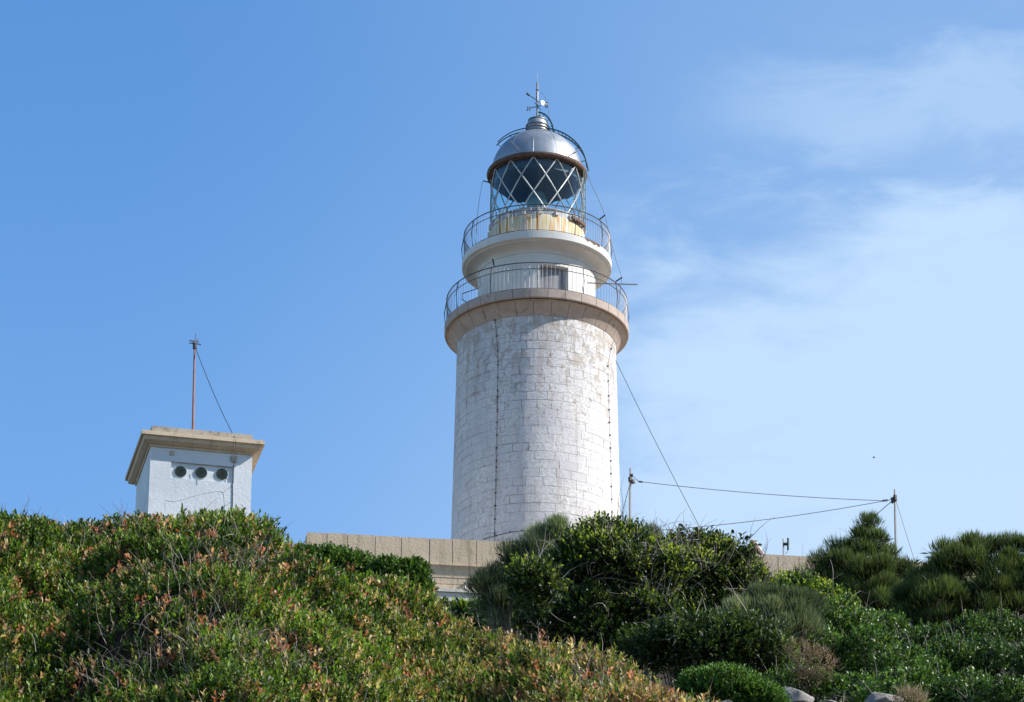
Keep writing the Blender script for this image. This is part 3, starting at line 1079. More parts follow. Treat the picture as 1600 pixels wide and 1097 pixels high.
M_CSTONE = sandstone('tan_cornice_stone', (0.66, 0.53, 0.38), (0.54, 0.42, 0.29), (0.28, 0.22, 0.16), 0.62)
cornice_run((0, 0, 0), (WH, 0, 0), (0, -1, 0), 1, 1, 5)
cornice_run((0, DH, 0), (0, 0, 0), (-1, 0, 0), 1, 1, 4)
cornice_run((WH, 0, 0), (WH, DH, 0), (1, 0, 0), 1, 1, 4)
ztp = hloc(312, 650 + 152 / 6.957, 0.0)[1]
M_TOPB = sandstone('lichened_roof_kerb', (0.48, 0.42, 0.34), (0.36, 0.31, 0.25), (0.17, 0.13, 0.10), 0.56, 2.5)
HL('roof', MB().box(0.21, WH - 0.21, 0.21, DH - 0.1, zlip0, zlip1 - 0.01), M_TOPB)
for k in range(4):
    a, b = 0.0 + WH * k / 4, WH * (k + 1) / 4
    HL('kerb_stone', MB().box(a + 0.004, b - 0.004, 0.0, 0.28, zlip1 + 0.003, ztp + random.uniform(-0.006, 0.006)), M_TOPB)
HL('kerb_stone', MB().box(0.0, 0.28, 0.284, DH, zlip1 + 0.003, ztp - 0.003), M_TOPB)
HL('kerb_stone', MB().box(WH - 0.28, WH, 0.284, DH, zlip1 + 0.003, ztp - 0.003), M_TOPB)
# holes in the kerb, flaked sockets and boxes on the wall
def hbox(name, x0, y0, x1, y1, v0, v1, m, par=None):
    u0, z1 = hloc(x0, y0, v0)
    u1, z0 = hloc(x1, y1, v0)
    return HL(name, MB().box(u0, u1, v0, v1, z0, z1), m, par)


hbox('drain_hole', 367, 683.6, 375, 686.2, -0.008, 0.05, M_BLACK)
hbox('drain_hole', 256.5, 674.5, 258.5, 677.8, -0.008, 0.05, M_BLACK)
M_FLAKE = sandstone('bare_flaked_render', (0.50, 0.42, 0.33), (0.58, 0.52, 0.44), (0.22, 0.17, 0.13), 0.5, 14)
jb = hbox('junction_box', 360.5, 711.5, 370.5, 721.5, -0.045, 0.001, M_FLAKE)
hbox('cover', 363.2, 715.5, 368.2, 720.0, -0.052, -0.046, M_CORN, jb)
for (x0, y0, x1, y1) in ((264.5, 704.5, 268.5, 712), (269.5, 704, 273, 712.5)):
    hbox('flaked_patch', x0, y0, x1, y1, -0.006, 0.001, M_FLAKE)


def hline(name, pts, r, m, v=-0.012, par=None):
    q = []
    for p in pts:
        uu, zz = hloc(p[0], p[1], v)
        q.append((uu, v, zz))
    return HL(name, MB().tube(q, r, 4), m, par)


hline('cable', [(368.5, 686), (368.5, 711)], 0.008, M_BLACK, -0.40)
hline('cable', [(365.3, 722), (365.2, 728), (363.8, 742), (363.5, 756), (363.6, 770), (363.2, 800), (363, 825)], 0.011, M_BLACK)
M_MARK = plaster('grey_stain', (0.44, 0.47, 0.50), (0.52, 0.55, 0.57), (0.4, 0.4, 0.4), 0.6, 2.0)
hline('stain_line', [(259, 782), (270, 784), (285, 781), (300, 776), (325, 770), (344, 767.5), (349, 770), (350.5, 778), (351, 800)], 0.018, M_MARK, 0.010)
hline('stain_line', [(281, 752), (268, 762), (260, 773), (258, 786), (259, 800)], 0.014, M_MARK, 0.010)
hline('cable', [(363, 759), (356, 764), (349, 769)], 0.005, M_GREY, -0.006)
hline('cable', [(363, 783), (356, 787), (350, 792)], 0.005, M_GREY, -0.006)

# mast on the roof
YM = YH + 1.3
mb0 = at(301.2, 690, YM)
mt = at(304.2, 541, YM)
MAST = thing('roof_mast', 'slender red brown mast with small antenna prongs standing on the flat roof', 'mast', mb0)


def PL(name, mb, m, par, base):
    me = mb.mesh(name, True)
    me.transform(Matrix.Translation(-base))
    return obj(name, me, m, par)


PL('pole', MB().tube([mb0, (mb0 + mt) / 2, mt], 0.042, 8, r1=0.03), M_REDP, MAST, mb0)
PL('tip', MB().tube([mt, at(304.8, 530, YM), at(306, 521, YM)], 0.012, 6, r1=0.008), M_BLACK, MAST, mb0)
for a, b in (((296.5, 532), (310, 534.5)), ((296, 536), (306, 537)), ((300, 535.5), (313.5, 538.5)), ((303, 536), (309.5, 529.5))):
    PL('prong', MB().tube([at(a[0], a[1], YM - 0.12), at(b[0], b[1], YM + 0.12)], 0.020, 5), M_BLACK, MAST, mb0)
PL('collar', MB().tube([at(304.2, 545, YM), at(304.4, 538, YM)], 0.06, 8), M_BLACK, MAST, mb0)


def wire_thing(name, label, cat, pts, r=0.007, m=None, group=None, sag=0.0):
    P = [Vector(p) for p in pts]
    if sag and len(P) == 2:
        P = [P[0].lerp(P[1], i / 20) - Vector((0, 0, sag * 4 * (i / 20) * (1 - i / 20))) for i in range(21)]
    me = MB().tube([p - P[0] for p in P], r, 5).mesh(name, True)
    o = obj(name, me, m or M_BLACK)
    o.location = P[0]
    o['label'], o['category'] = label, cat
    if group:
        o['group'] = group
    return o


q_ = hloc(367, 684.5, -0.02)
ktop = HP + hu * q_[0] + hv * -0.02
ktop.z = q_[1]
wire_thing('guy_wire', 'thin black wire slanting from the roof mast to the right end of the roof', 'wire', [at(306.5, 546, YM), ktop], 0.011, sag=0.12)

# ------------------------------------------------------------------ aerial posts and wires right of the tower
YP = 129.0


def post(px0, py0, px1, py1, label, bits, grp=None):
    top_, bot_ = at(px0, py0, YP), at(px1, py1, YP)
    d = bot_ - top_
    bot_ = top_ + d * ((top_.z - (zt - 1.0)) / -d.z)
    t_ = thing('wire_post', label, 'post', bot_, group='aerial posts on the terrace')
    PL('pole', MB().tube([bot_, top_ + (bot_ - top_) * 0.15, top_], 0.042, 8, r1=0.03), M_POLE, t_, bot_)
    for a in bits:
        PL('insulator', MB().tube([at(*a[0], YP - 0.05), at(*a[1], YP - 0.05)], a[2], 6), M_BLACK, t_, bot_)
    return t_


post(985, 732, 984.2, 830, 'thin metal post close to the right side of the lighthouse holding the wire', [((984, 743), (989, 742.5), 0.05), ((988.5, 750), (989.5, 755), 0.07), ((984.5, 746), (984.8, 752), 0.07)])
post(1398, 765, 1400, 870, 'thin metal post behind the conical bush where two wires meet', [((1392.5, 780.5), (1399, 778), 0.06), ((1393, 785.5), (1399, 780), 0.05), ((1398.5, 774), (1399, 782), 0.065)])
wire_thing('aerial_wire', 'upper aerial wire strung between the two thin posts', 'wire', [at(988.5, 745, YP), at(992, 747, YP), at(997.5, 752.5, YP), at(1003, 753, YP)] +
           [at(1003 + (1380 - 1003) * i / 16, 753 + (782.5 - 753) * i / 16 + 16 * (i / 16) * (1 - i / 16), YP) for i in range(1, 17)] + [at(1393, 780.8, YP)], 0.010)
wire_thing('aerial_wire', 'lower aerial wire sagging from the right post towards the tower foot', 'wire', [at(955, 829, DT + 0.5), at(1000, 830.5, YP - 1)] +
           [at(1000 + (1380 - 1000) * i / 16, 830.5 + (783 - 830.5) * i / 16 + 24 * (i / 16) * (1 - i / 16), YP - 1) for i in range(1, 17)] + [at(1393, 781, YP)], 0.010)
wire_thing('wire_splice', 'small dark twisted joint on the lower aerial wire', 'wire joint', [at(1082, 827.0, YP - 1.02), at(1087, 825.6, YP - 1.02), at(1091, 826.3, YP - 1.02)], 0.03)
wire_thing('insulator_rod', 'dark insulator at the end of the wire beside the left post', 'insulator', [at(997.5, 752.4, YP - .02), at(1004, 753.4, YP - .02)], 0.03)
wire_thing('insulator_rod', 'dark insulator just left of the right post where both wires end', 'insulator', [at(1379, 782.6, YP - .02), at(1387, 781.8, YP - .02)], 0.035)
wire_thing('guy_wire', 'long slanting guy wire running from the gallery down to the terrace', 'wire', [at(962, 563, DT - 1.0), at(1104, 843, DT + 1.0)], 0.009, sag=0.10)
wire_thing('guy_wire', 'short guy wire left of the left post beside the tower', 'wire', [at(984, 757, YP), at(966, 825, YP)], 0.010)
wire_thing('guy_wire', 'guy wire going down left from the right post behind the conical bush', 'wire', [at(1397, 780, YP), at(1360, 812, YP)], 0.012)
wire_thing('guy_wire', 'faint guy wire slanting down right from the right post', 'wire', [at(1400, 783, YP), at(1434, 892, YP)], 0.008)

# H shaped aerial on the wall
b0 = at(1223.8, 866.5, 119.6)
HA = thing('h_shaped_aerial', 'small dark H shaped metal aerial standing on the tan wall', 'aerial', b0)
YA = b0.y
PL('upright', MB().tube([b0 - Vector((0, 0, 0.9)), at(1224.1, 842, YA)], 0.026, 6), M_POLE, HA, b0)
PL('upright', MB().tube([at(1231.3, 859, YA), at(1231.4, 841, YA)], 0.034, 6), M_VENT, HA, b0)
PL('crossbar', MB().tube([at(1223.5, 850.2, YA), at(1231.5, 850.2, YA)], 0.045, 6), M_VENT, HA, b0)
PL('cable', MB().tube([at(1231, 859, YA), at(1230, 863, YA), at(1226, 865.5, YA)], 0.008, 4), M_POLE, HA, b0)

# tilted panel frame behind the wall
PF = at(1186, 868, 121.0)
SP_ = thing('tilted_panel_frame', 'tilted panel on a brown frame peeping over the tan wall', 'panel frame', PF)
YF = 121.0
PL('leg', MB().tube([at(1169, 880, YF), at(1175.5, 845, YF)], 0.05, 6), M_BROWN, SP_, PF)
PL('beam', MB().tube([at(1174.5, 844.5, YF), at(1193, 874, YF)], 0.055, 6), M_BROWN, SP_, PF)
PL('beam', MB().tube([at(1179, 845.5, YF + .5), at(1197, 873, YF + .5)], 0.045, 6), M_PALE, SP_, PF)
PL('strut', MB().tube([at(1184, 855, YF), at(1177, 872, YF)], 0.04, 6), M_BROWN, SP_, PF)
pa = [at(1181, 849, YF + .4), at(1185, 851, YF + 2), at(1201, 870, YF + 2), at(1195, 872, YF + .4)]
pb = [p + Vector((0, 0.02, -0.04)) for p in pa]
PL('panel', MB().add(pa + pb, [(0, 1, 2, 3), (7, 6, 5, 4), (0, 4, 5, 1), (1, 5, 6, 2), (2, 6, 7, 3), (3, 7, 4, 0)]), M_POLE, SP_, PF)

# a distant bird
bp = at(1365.5, 715, 620.0)
bd = thing('bird', 'tiny dark bird flying in the pale sky right of the tower', 'bird', bp)
PL('body', MB().lathe([(0.0, -0.22), (0.05, -0.12), (0.075, 0.0), (0.05, 0.12), (0.0, 0.2)], 8), M_BLACK, bd, Vector((0, 0, 0))).rotation_euler = (0, R(90), 0)
for s_ in (-1, 1):
    PL('wing', MB().add([(-0.07, 0, 0.02), (0.07, 0, 0.02), (0.05, 0.28 * s_, 0.10), (-0.08, 0.52 * s_, 0.05), (-0.07, 0, 0.0), (0.07, 0, 0.0), (0.05, 0.28 * s_, 0.085), (-0.08, 0.52 * s_, 0.045)],
                        [(0, 1, 2, 3), (7, 6, 5, 4), (0, 4, 5, 1), (1, 5, 6, 2), (2, 6, 7, 3), (3, 7, 4, 0)]), M_BLACK, bd, Vector((0, 0, 0)))

# ================================================================== VEGETATION
def nrm(a):
    return a / np.maximum(np.linalg.norm(a, axis=1, keepdims=True), 1e-9)


def vnoise(P, s, seed, octaves=3):
    r = np.random.default_rng(seed)
    out = np.zeros(len(P))
    amp, tot = 1.0, 0.0
    for o in range(octaves):
        for k in range(5):
            d = r.normal(size=3)
            d /= np.linalg.norm(d)
            out += amp * np.sin(P @ d * s * (1 + 0.5 * r.random()) * 6.28 + r.random() * 6.28)
        tot += amp * 2.2
        amp *= 0.6
        s *= 2.1
    return out / tot


def leaf_mesh(name, P, D, N, Ln, Wd, C, hexa=False):
    """one folded leaf per row: base P, axis D, face normal N"""
    D = nrm(D)
    S = nrm(np.cross(D, N))
    N = np.cross(S, D)
    Ln, Wd = Ln[:, None], Wd[:, None]
    n = len(P)
    if hexa:
        v = np.stack([P, P + D * Ln * 0.32 + S * Wd * 0.46 + N * Wd * 0.16, P + D * Ln * 0.32 - S * Wd * 0.46 + N * Wd * 0.16,
                      P + D * Ln * 0.72 + S * Wd * 0.42 + N * Wd * 0.10, P + D * Ln * 0.72 - S * Wd * 0.42 + N * Wd * 0.10, P + D * Ln * 0.99 - N * Wd * 0.1, P + D * Ln * 0.5 - N * Wd * 0.05], 1)
        b = (np.arange(n) * 7)[:, None]
        F3 = np.concatenate([b + np.array([[0, 6, 1]]), b + np.array([[0, 2, 6]]), b + np.array([[1, 6, 3]]), b + np.array([[2, 4, 6]]), b + np.array([[3, 6, 5]]), b + np.array([[4, 5, 6]])])
        k = 7
    else:
        v = np.stack([P, P + D * Ln * 0.5 + S * Wd * 0.5 + N * Wd * 0.12, P + D * Ln, P + D * Ln * 0.5 - S * Wd * 0.5 + N * Wd * 0.12], 1)
        b = (np.arange(n) * 4)[:, None]
        F3 = np.concatenate([b + np.array([[0, 2, 1]]), b + np.array([[0, 3, 2]])])
        k = 4
    return npmesh(name, v.reshape(-1, 3), None, F3, np.repeat(C, k, 0))


def sprigs(P, A, k, sl, ll, lw, C, tipC=None, tipf=0.0, jit=0.25, splay=0.9, cvar=0.25, rng=RNG):
    """leafy shoots: base P, axis A, k leaves each -> arrays for leaf_mesh"""
    n = len(P)
    A = nrm(A)
    ref = np.where(np.abs(A[:, 2:3]) < 0.9, np.array([[0, 0, 1.0]]), np.array([[1.0, 0, 0]]))
    U = nrm(np.cross(A, ref))
    V = np.cross(A, U)
    ph0 = rng.random(n) * 6.28
    slen = sl * (0.65 + 0.7 * rng.random(n))
    out = []
    Cc = np.clip(C * (1 + cvar * rng.normal(size=(n, 1))), 0.004, 1)
    for i in range(k):
        f = (i + 0.6) / k
        ph = ph0 + i * 2.4 + rng.normal(size=n) * 0.3
        rad = U * np.cos(ph)[:, None] + V * np.sin(ph)[:, None]
        sp = splay * (1.15 - 0.75 * f) * (0.8 + 0.4 * rng.random(n))
        D = A * np.cos(sp)[:, None] + rad * np.sin(sp)[:, None] + rng.normal(size=(n, 3)) * jit * 0.5
        N = A * np.sin(sp)[:, None] - rad * np.cos(sp)[:, None] + rng.normal(size=(n, 3)) * jit
        c = Cc * (1 + 0.15 * rng.normal(size=(n, 1)))
        if tipC is not None:
            w_ = np.clip((f - (1 - tipf)) / max(tipf, 1e-3), 0, 1)
            c = c * (1 - w_) + tipC * w_
        out.append((P + A * (slen * f)[:, None], D, N, ll * (0.7 + 0.5 * rng.random(n)), lw * (0.75 + 0.5 * rng.random(n)), np.clip(c, 0.003, 1)))
    return [np.concatenate([o[j] for o in out]) for j in range(6)]


def cat(*S):
    return [np.concatenate([s[j] for s in S]) for j in range(6)]


def twig_mesh(name, P, D, Ln, R0, C, seg=4, curl=0.5, droop=0.0, rng=RNG, jit=0.18):
    """curved three-sided twigs"""
    n = len(P)
    D = nrm(D)
    pts = [P]
    d = D.copy()
    bend = rng.normal(size=(n, 3)) * curl
    for i in range(seg):
        pts.append(pts[-1] + d * (Ln / seg)[:, None])
        d = nrm(d + bend / seg + rng.normal(size=(n, 3)) * jit + np.array([[0, 0, -droop / seg]]))
    ref = nrm(rng.normal(size=(n, 3)))
    U = nrm(np.cross(D, ref))
    V = np.cross(D, U)
    vs = []
    for i, p in enumerate(pts):
        r = (R0 * (1 - 0.75 * i / seg))[:, None]
        for a in (0, 2.094, 4.189):
            vs.append(p + (U * math.cos(a) + V * math.sin(a)) * r)
    k = 3 * (seg + 1)
    v = np.stack(vs, 1).reshape(-1, 3)
    b = (np.arange(n) * k)[:, None]
    F = []
    for i in range(seg):
        for a in range(3):
            a2 = (a + 1) % 3
            F.append(b + np.array([[i * 3 + a, i * 3 + a2, (i + 1) * 3 + a2, (i + 1) * 3 + a]]))
    return npmesh(name, v, np.concatenate(F), None, np.repeat(C, k, 0), smooth=True)


def pick(cols, wts, n, rng=RNG):
    i = rng.choice(len(cols), size=n, p=np.array(wts) / sum(wts))
    return np.array(cols)[i]


def lobes_of(spec, ydef, ry=0.8):
    """spec rows: px, py, rx, rz (pixels) [, Y] -> centre, radii"""
    out = []
    for s in spec:
        Y = s[4] if len(s) > 4 else ydef
        u_ = mpp(Y)
        c = at(s[0], s[1], Y)
        out.append(((c.x, c.y, c.z), (s[2] * u_, max(s[2], s[3]) * u_ * ry, s[3] * u_ / 0.95)))
    return out


def lumpy(lobes, n, f=0.36, seed=0, top=True):
    """adds smaller lobes on the skin of the big ones so the outline breaks into clumps"""
    rng = np.random.default_rng(seed + 1000)
    big = list(lobes)
    out = [(c, tuple(x * 0.93 for x in r)) for c, r in lobes]
    ar = np.array([r[0] * r[2] for c, r in lobes])
    for k in range(n):
        c, r = big[rng.choice(len(big), p=ar / ar.sum())]
        d = rng.normal(size=3)
        d[1] = -abs(d[1]) * 0.9 if rng.random() < 0.7 else d[1]
        if d[2] < -0.3:
            d[2] *= -0.5
        d /= np.linalg.norm(d)
        g = f * (0.6 + 0.7 * rng.random())
        m = (r[0] * r[2]) ** 0.5 * g
        out.append((tuple(c[i] + d[i] * r[i] * 0.88 for i in range(3)), (m * (1 + 0.3 * rng.random()), m, m * (0.8 + 0.3 * rng.random()))))
    return out


def bank(cols, dpx, Y0, Y1, rr_, seed):
    """lobes over a sloping bank; cols = [(px, top, bottom)] rows of the photo, Y0 at the top, Y1 at the foot"""
    rng = np.random.default_rng(seed)
    xs, tp, bt = (np.array(v, float) for v in zip(*cols))
    spec = []
    x = xs[0]
    while x <= xs[-1]:
        t0, b0_ = np.interp(x, xs, tp), np.interp(x, xs, bt)
        y = t0
        while y < b0_ + dpx * 0.6:
            f = (y - t0) / max(b0_ - t0, 1)
            r = rr_ * (0.7 + 0.6 * rng.random())
            spec.append((x + rng.uniform(-0.45, 0.45) * dpx, y + r * 0.75 + rng.uniform(-0.2, 0.35) * dpx, r * 1.25, r * 0.8, Y0 + (Y1 - Y0) * f + rng.uniform(-0.7, 0.7)))
            y += dpx * 0.72
        x += dpx
    return lobes_of(spec, Y0, 0.9)


def on_lobes(lobes, n, shell=0.25, bumpy=0.12, back=0.35, seed=1, low=0.5, rng=RNG):
    """random points near the lobes' surfaces, outward normals, and depth 0 (skin) .. 1"""
    area = np.array([r[0] * r[2] for c, r in lobes])
    idx = rng.choice(len(lobes), size=n, p=area / area.sum())
    Cn = np.array([l[0] for l in lobes])
    Rd = np.array([l[1] for l in lobes])
    d = nrm(rng.normal(size=(n, 3)))
    keep = ~((d[:, 1] > 0.25) & (rng.random(n) > back)) & ~((d[:, 2] < -0.45) & (rng.random(n) > low))
    d, idx = d[keep], idx[keep]
    n = len(d)
    t_ = rng.random(n) ** 1.8
    P0 = Cn[idx] + d * Rd[idx]
    s = 1.0 / Rd[:, 0].mean()
    nz = vnoise(P0, s * 0.55, seed)
    rad = (1 - shell * t_) * (1 + bumpy * nz)
    P = Cn[idx] + d * Rd[idx] * rad[:, None]
    ok = np.ones(n, bool)
    for j in range(len(lobes)):
        q = (P - Cn[j]) / Rd[j]
        inside = ((q ** 2).sum(1) < 0.62) & (idx != j)
        ok &= ~inside
    N = nrm(d / Rd[idx])
    return P[ok], N[ok], t_[ok], nz[ok]


def stem_part(T, base, lobes, per, stemc, rng):
    """stems rising from the ground under each lobe into its middle, then forking"""
    lobes = sorted(lobes, key=lambda l: -l[1][0] * l[1][2])[:9]
    Cn = np.array([l[0] for l in lobes])
    Rd = np.array([l[1] for l in lobes])
    idx = np.repeat(np.arange(len(lobes)), per)
    c, r = Cn[idx], Rd[idx]
    foot = c + np.array([[0.0, 0.75, 0.0]]) * r + rng.normal(size=c.shape) * r * 0.10
    foot[:, 2] = ground_z(foot[:, 0], foot[:, 1]) - 0.05
    tip = c + rng.normal(size=c.shape) * r * 0.20 + np.array([[0, 0.25, 0.10]]) * r
    dd = tip - foot
    Ln = np.linalg.norm(dd, axis=1)
    col = np.tile(np.array(stemc), (len(c), 1)) * (0.7 + 0.6 * rng.random((len(c), 1)))
    me = twig_mesh('stems', foot - np.array(base), dd, Ln, 0.006 + 0.010 * np.minimum(Ln, 2), col, 6, 0.06, rng=rng, jit=0.05)
    obj('stem', me, M_TWIG, T, kind='stuff')


def bush(name, label, category, lobes, n, ll, lw, k, sl, cols, wts, tip=None, tipw=0.0, twigs=0, up=0.8, stemc=(0.16, 0.13, 0.11), inner=0.25,
         bumpy=0.14, seed=1, hexa=False, twl=0.25, splay=0.9, back=0.35, group=None, shell=0.3, twc=(0.28, 0.25, 0.22), leafm=None, tipn=0.0, mist=0, clump=0.0):
    rng = np.random.default_rng(seed)
    lo = min(c[2] - r[2] for c, r in lobes)
    cx = sum(c[0] for c, r in lobes) / len(lobes)
    cy = sum(c[1] for c, r in lobes) / len(lobes)
    gz = float(ground_z(cx, cy))
    base = Vector((cx, cy, min(gz, lo)))
    T = thing(name, label, category, base, group=group)
    P, N, t_, nz = on_lobes(lobes, n, shell, bumpy, back, seed, rng=rng)
    if clump:
        # leave gaps between clumps of shoots
        cn = vnoise(P, clump, seed + 50, 2)
        keep = (cn > -0.42) | (rng.random(len(P)) < 0.25)
        P, N, t_, nz, cn = P[keep], N[keep], t_[keep], nz[keep], cn[keep]
    A = N * 0.75 + np.array([[0, 0, up]]) + rng.normal(size=P.shape) * 0.38
    C = pick(cols, wts, len(P), rng)
    parts = []
    if tip is not None:
        g = vnoise(P, 1.4, seed + 9) + 0.35 * rng.normal(size=len(P)) + 0.25 * N[:, 2]
        m = g > (1.0 - tipn) * 1.2 - 0.6
        m &= t_ < 0.45
        parts.append(sprigs(P[m], A[m], k, sl, ll, lw, C[m], np.array([tip]), tipw, splay=splay, rng=rng))
        parts.append(sprigs(P[~m], A[~m], k, sl, ll, lw, C[~m], splay=splay, rng=rng))
    else:
        parts.append(sprigs(P, A, k, sl, ll, lw, C, splay=splay, rng=rng))
    # inner, larger and sparser leaves keep the crown dense
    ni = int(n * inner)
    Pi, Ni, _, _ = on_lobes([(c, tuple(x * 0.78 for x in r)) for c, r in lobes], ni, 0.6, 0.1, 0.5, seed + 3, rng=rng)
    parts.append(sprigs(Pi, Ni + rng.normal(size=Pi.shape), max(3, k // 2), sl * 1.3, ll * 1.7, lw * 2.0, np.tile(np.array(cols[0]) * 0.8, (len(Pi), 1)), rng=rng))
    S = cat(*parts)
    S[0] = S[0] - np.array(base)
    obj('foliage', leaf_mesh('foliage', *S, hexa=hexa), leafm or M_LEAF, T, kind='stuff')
    # stems from the root to the lobes
    if name != 'dry_shrub':
        stem_part(T, base, lobes, 5, stemc, rng)
    if twigs:
        Pt, Nt, _, nzt = on_lobes(lobes, twigs, 0.25, bumpy, back, seed + 7, rng=rng)
        g = vnoise(Pt, 0.8, seed + 21)
        m = (g + 0.3 * rng.normal(size=len(Pt))) > -0.1
        Pt, Nt = Pt[m], Nt[m]
        D = Nt * 0.5 + np.array([[0, 0, 0.9]]) + rng.normal(size=Pt.shape) * 0.7
        me = twig_mesh('twigs', Pt + Nt * 0.03 - np.array(base), D, twl * (0.5 + rng.random(len(Pt))), np.full(len(Pt), twl * 0.011 + 0.001),
                       np.array([twc]) * (0.55 + 0.8 * rng.random((len(Pt), 1))), 4, 0.9, rng=rng)
        obj('twigs', me, M_TWIG, T, kind='stuff')
    return T


def brush(name, label, category, env, ntuft, tr, blades, bl, bw, cols, wts, seed=1, up=1.0, stemc=(0.16, 0.12, 0.10), group=None, flat=0.75, extra=None, twigs=0, tipc=None, spread=0.8, down=0.5):
    """soft needle-leaved crown: tufts of fine upright shoots set over the envelope lobes"""
    rng = np.random.default_rng(seed)
    Pt, Nt, t_, _ = on_lobes(env, ntuft * 3, 0.22, 0.06, 0.45, seed, low=0.35, rng=rng)
    crown = np.array([(c[0], c[1] - 0.3 * r[1], c[2] + r[2] * 0.42) for c, r in env[:14]])
    Pt = np.concatenate([crown, Pt])
    Nt = np.concatenate([np.tile(np.array([[0.0, -0.2, 1.0]]), (len(crown), 1)), Nt])
    # thin out so tufts keep their distance
    sel = []
    for i in range(len(Pt)):
        if all(((Pt[i] - Pt[j]) ** 2).sum() > (tr * 0.72) ** 2 for j in sel):
            sel.append(i)
        if len(sel) >= ntuft:
            break
    Pt, Nt = Pt[sel], Nt[sel]
    n = len(Pt)
    cx, cy = float(np.mean(Pt[:, 0])), float(np.mean(Pt[:, 1]))
    gz = float(ground_z(cx, cy))
    base = Vector((cx, cy, gz))
    T = thing(name, label, category, base, group=group)
    tsz = tr * (0.65 + 0.6 * rng.random(n))
    tc_ = pick(cols, wts, n, rng) * (0.8 + 0.4 * rng.random((n, 1)))
    idx = np.repeat(np.arange(n), blades)
    m = len(idx)
    # points in the tuft: a brush whose root lies inwards
    axis = nrm(Nt * 0.75 + np.array([[0, 0, up]]) + rng.normal(size=Nt.shape) * 0.15)
    d = nrm(rng.normal(size=(m, 3)) * spread + axis[idx] * 1.0)
    f = rng.random(m) ** 0.45
    rootp = Pt[idx] - axis[idx] * (tsz[idx] * 0.55)[:, None]
    P = rootp + d * (tsz[idx] * f)[:, None] * np.array([[1, 1, flat + 0.25]])
    D = d * 0.75 + np.array([[0, 0, 0.55 * up]]) + rng.normal(size=d.shape) * 0.16
    Nn = rng.normal(size=(m, 3)) + np.array([[0.0, -0.6, 0.3]])
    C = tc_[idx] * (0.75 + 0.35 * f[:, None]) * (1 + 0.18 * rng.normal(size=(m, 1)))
    if tipc is not None:
        w_ = (np.clip((f - 0.72) / 0.28, 0, 1) * 0.6)[:, None]
        C = C * (1 - w_) + np.array([tipc]) * w_
    S = [P, D, Nn, bl * (0.6 + 0.8 * rng.random(m)), np.full(m, bw), np.clip(C, 0.003, 1)]
    # inner dark fill
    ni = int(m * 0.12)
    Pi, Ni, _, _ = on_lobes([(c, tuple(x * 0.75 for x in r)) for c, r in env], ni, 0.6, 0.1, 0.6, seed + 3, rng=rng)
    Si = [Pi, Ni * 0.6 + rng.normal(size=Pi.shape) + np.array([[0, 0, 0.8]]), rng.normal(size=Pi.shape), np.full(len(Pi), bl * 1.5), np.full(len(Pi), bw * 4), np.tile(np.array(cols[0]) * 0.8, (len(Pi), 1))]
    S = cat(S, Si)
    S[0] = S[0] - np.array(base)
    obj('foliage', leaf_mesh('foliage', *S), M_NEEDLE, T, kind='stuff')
    stem_part(T, base, env, 6, stemc, rng)
    if twigs:
        P2, N2, _, _ = on_lobes(env, twigs, 0.2, 0.1, 0.4, seed + 7, rng=rng)
        me = twig_mesh('twigs', P2 - N2 * 0.1 - np.array(base), N2 + rng.normal(size=P2.shape) * 0.6 + np.array([[0, 0, 0.5]]), bl * 3 * (0.5 + rng.random(len(P2))), np.full(len(P2), bw * 0.5), np.array([(0.30, 0.27, 0.24)]) * (0.5 + 0.8 * rng.random((len(P2), 1))), 4, 0.9, rng=rng)
        obj('twigs', me, M_TWIG, T, kind='stuff')
    return T


# ------------------------------------------------------------------ foreground mound
SIL = [(-170, 835), (-60, 815), (0, 812), (50, 806), (110, 818), (160, 817), (195, 806), (225, 797), (270, 796), (330, 802), (380, 812), (415, 826), (440, 846), (480, 868), (530, 889), (580, 905), (640, 924), (700, 946),
       (760, 964), (850, 988), (950, 1006), (1000, 1028), (1050, 1062), (1100, 1088), (1135, 1105), (1170, 1125), (1230, 1170)]
SILX = np.array([a for a, b in SIL], float)
SILY = np.array([b for a, b in SIL], float)
YR = 22.5


def mound_pt(a, t_):
    """a: photo column of the crest, t_: 0 crest .. 1 front foot, negative behind"""
    a, t_ = np.asarray(a, float), np.asarray(t_, float)
    row = np.interp(a, SILX, SILY) + 36 + 14 * np.clip((a - 560) / 200, 0, 1)
    q = np.stack([(a - 800) / FPX, (548.5 - row) / FPX, -np.ones_like(a)], -1)
    M = np.array(CM3)
    d = q @ M.T
    dr = YR + 0.5 * np.sin(a * 0.011) - 1.6 * np.clip((a - 500) / 600, 0, 1)
    X = d[:, 0] / d[:, 1] * dr
    Z = d[:, 2] / d[:, 1] * dr
    f = np.clip(t_, 0, None)
    g = np.clip(-t_, 0, None)
    Y = dr - 4.3 * f + 4.0 * g
    Zs = Z - 4.3 * (0.46 * f + 0.62 * f * f) - 4.0 * (0.05 * g + 0.55 * g * g)
    P = np.stack([X * (Y / dr) ** 0.3, Y, Zs], -1)
    bump_ = vnoise(P, 0.55, 3, 3)
    edge = np.clip(np.abs(t_) / 0.12, 0.15, 1)
    P[:, 2] += 0.10 * bump_ * edge
    P[:, 1] -= 0.07 * bump_ * edge
    return P


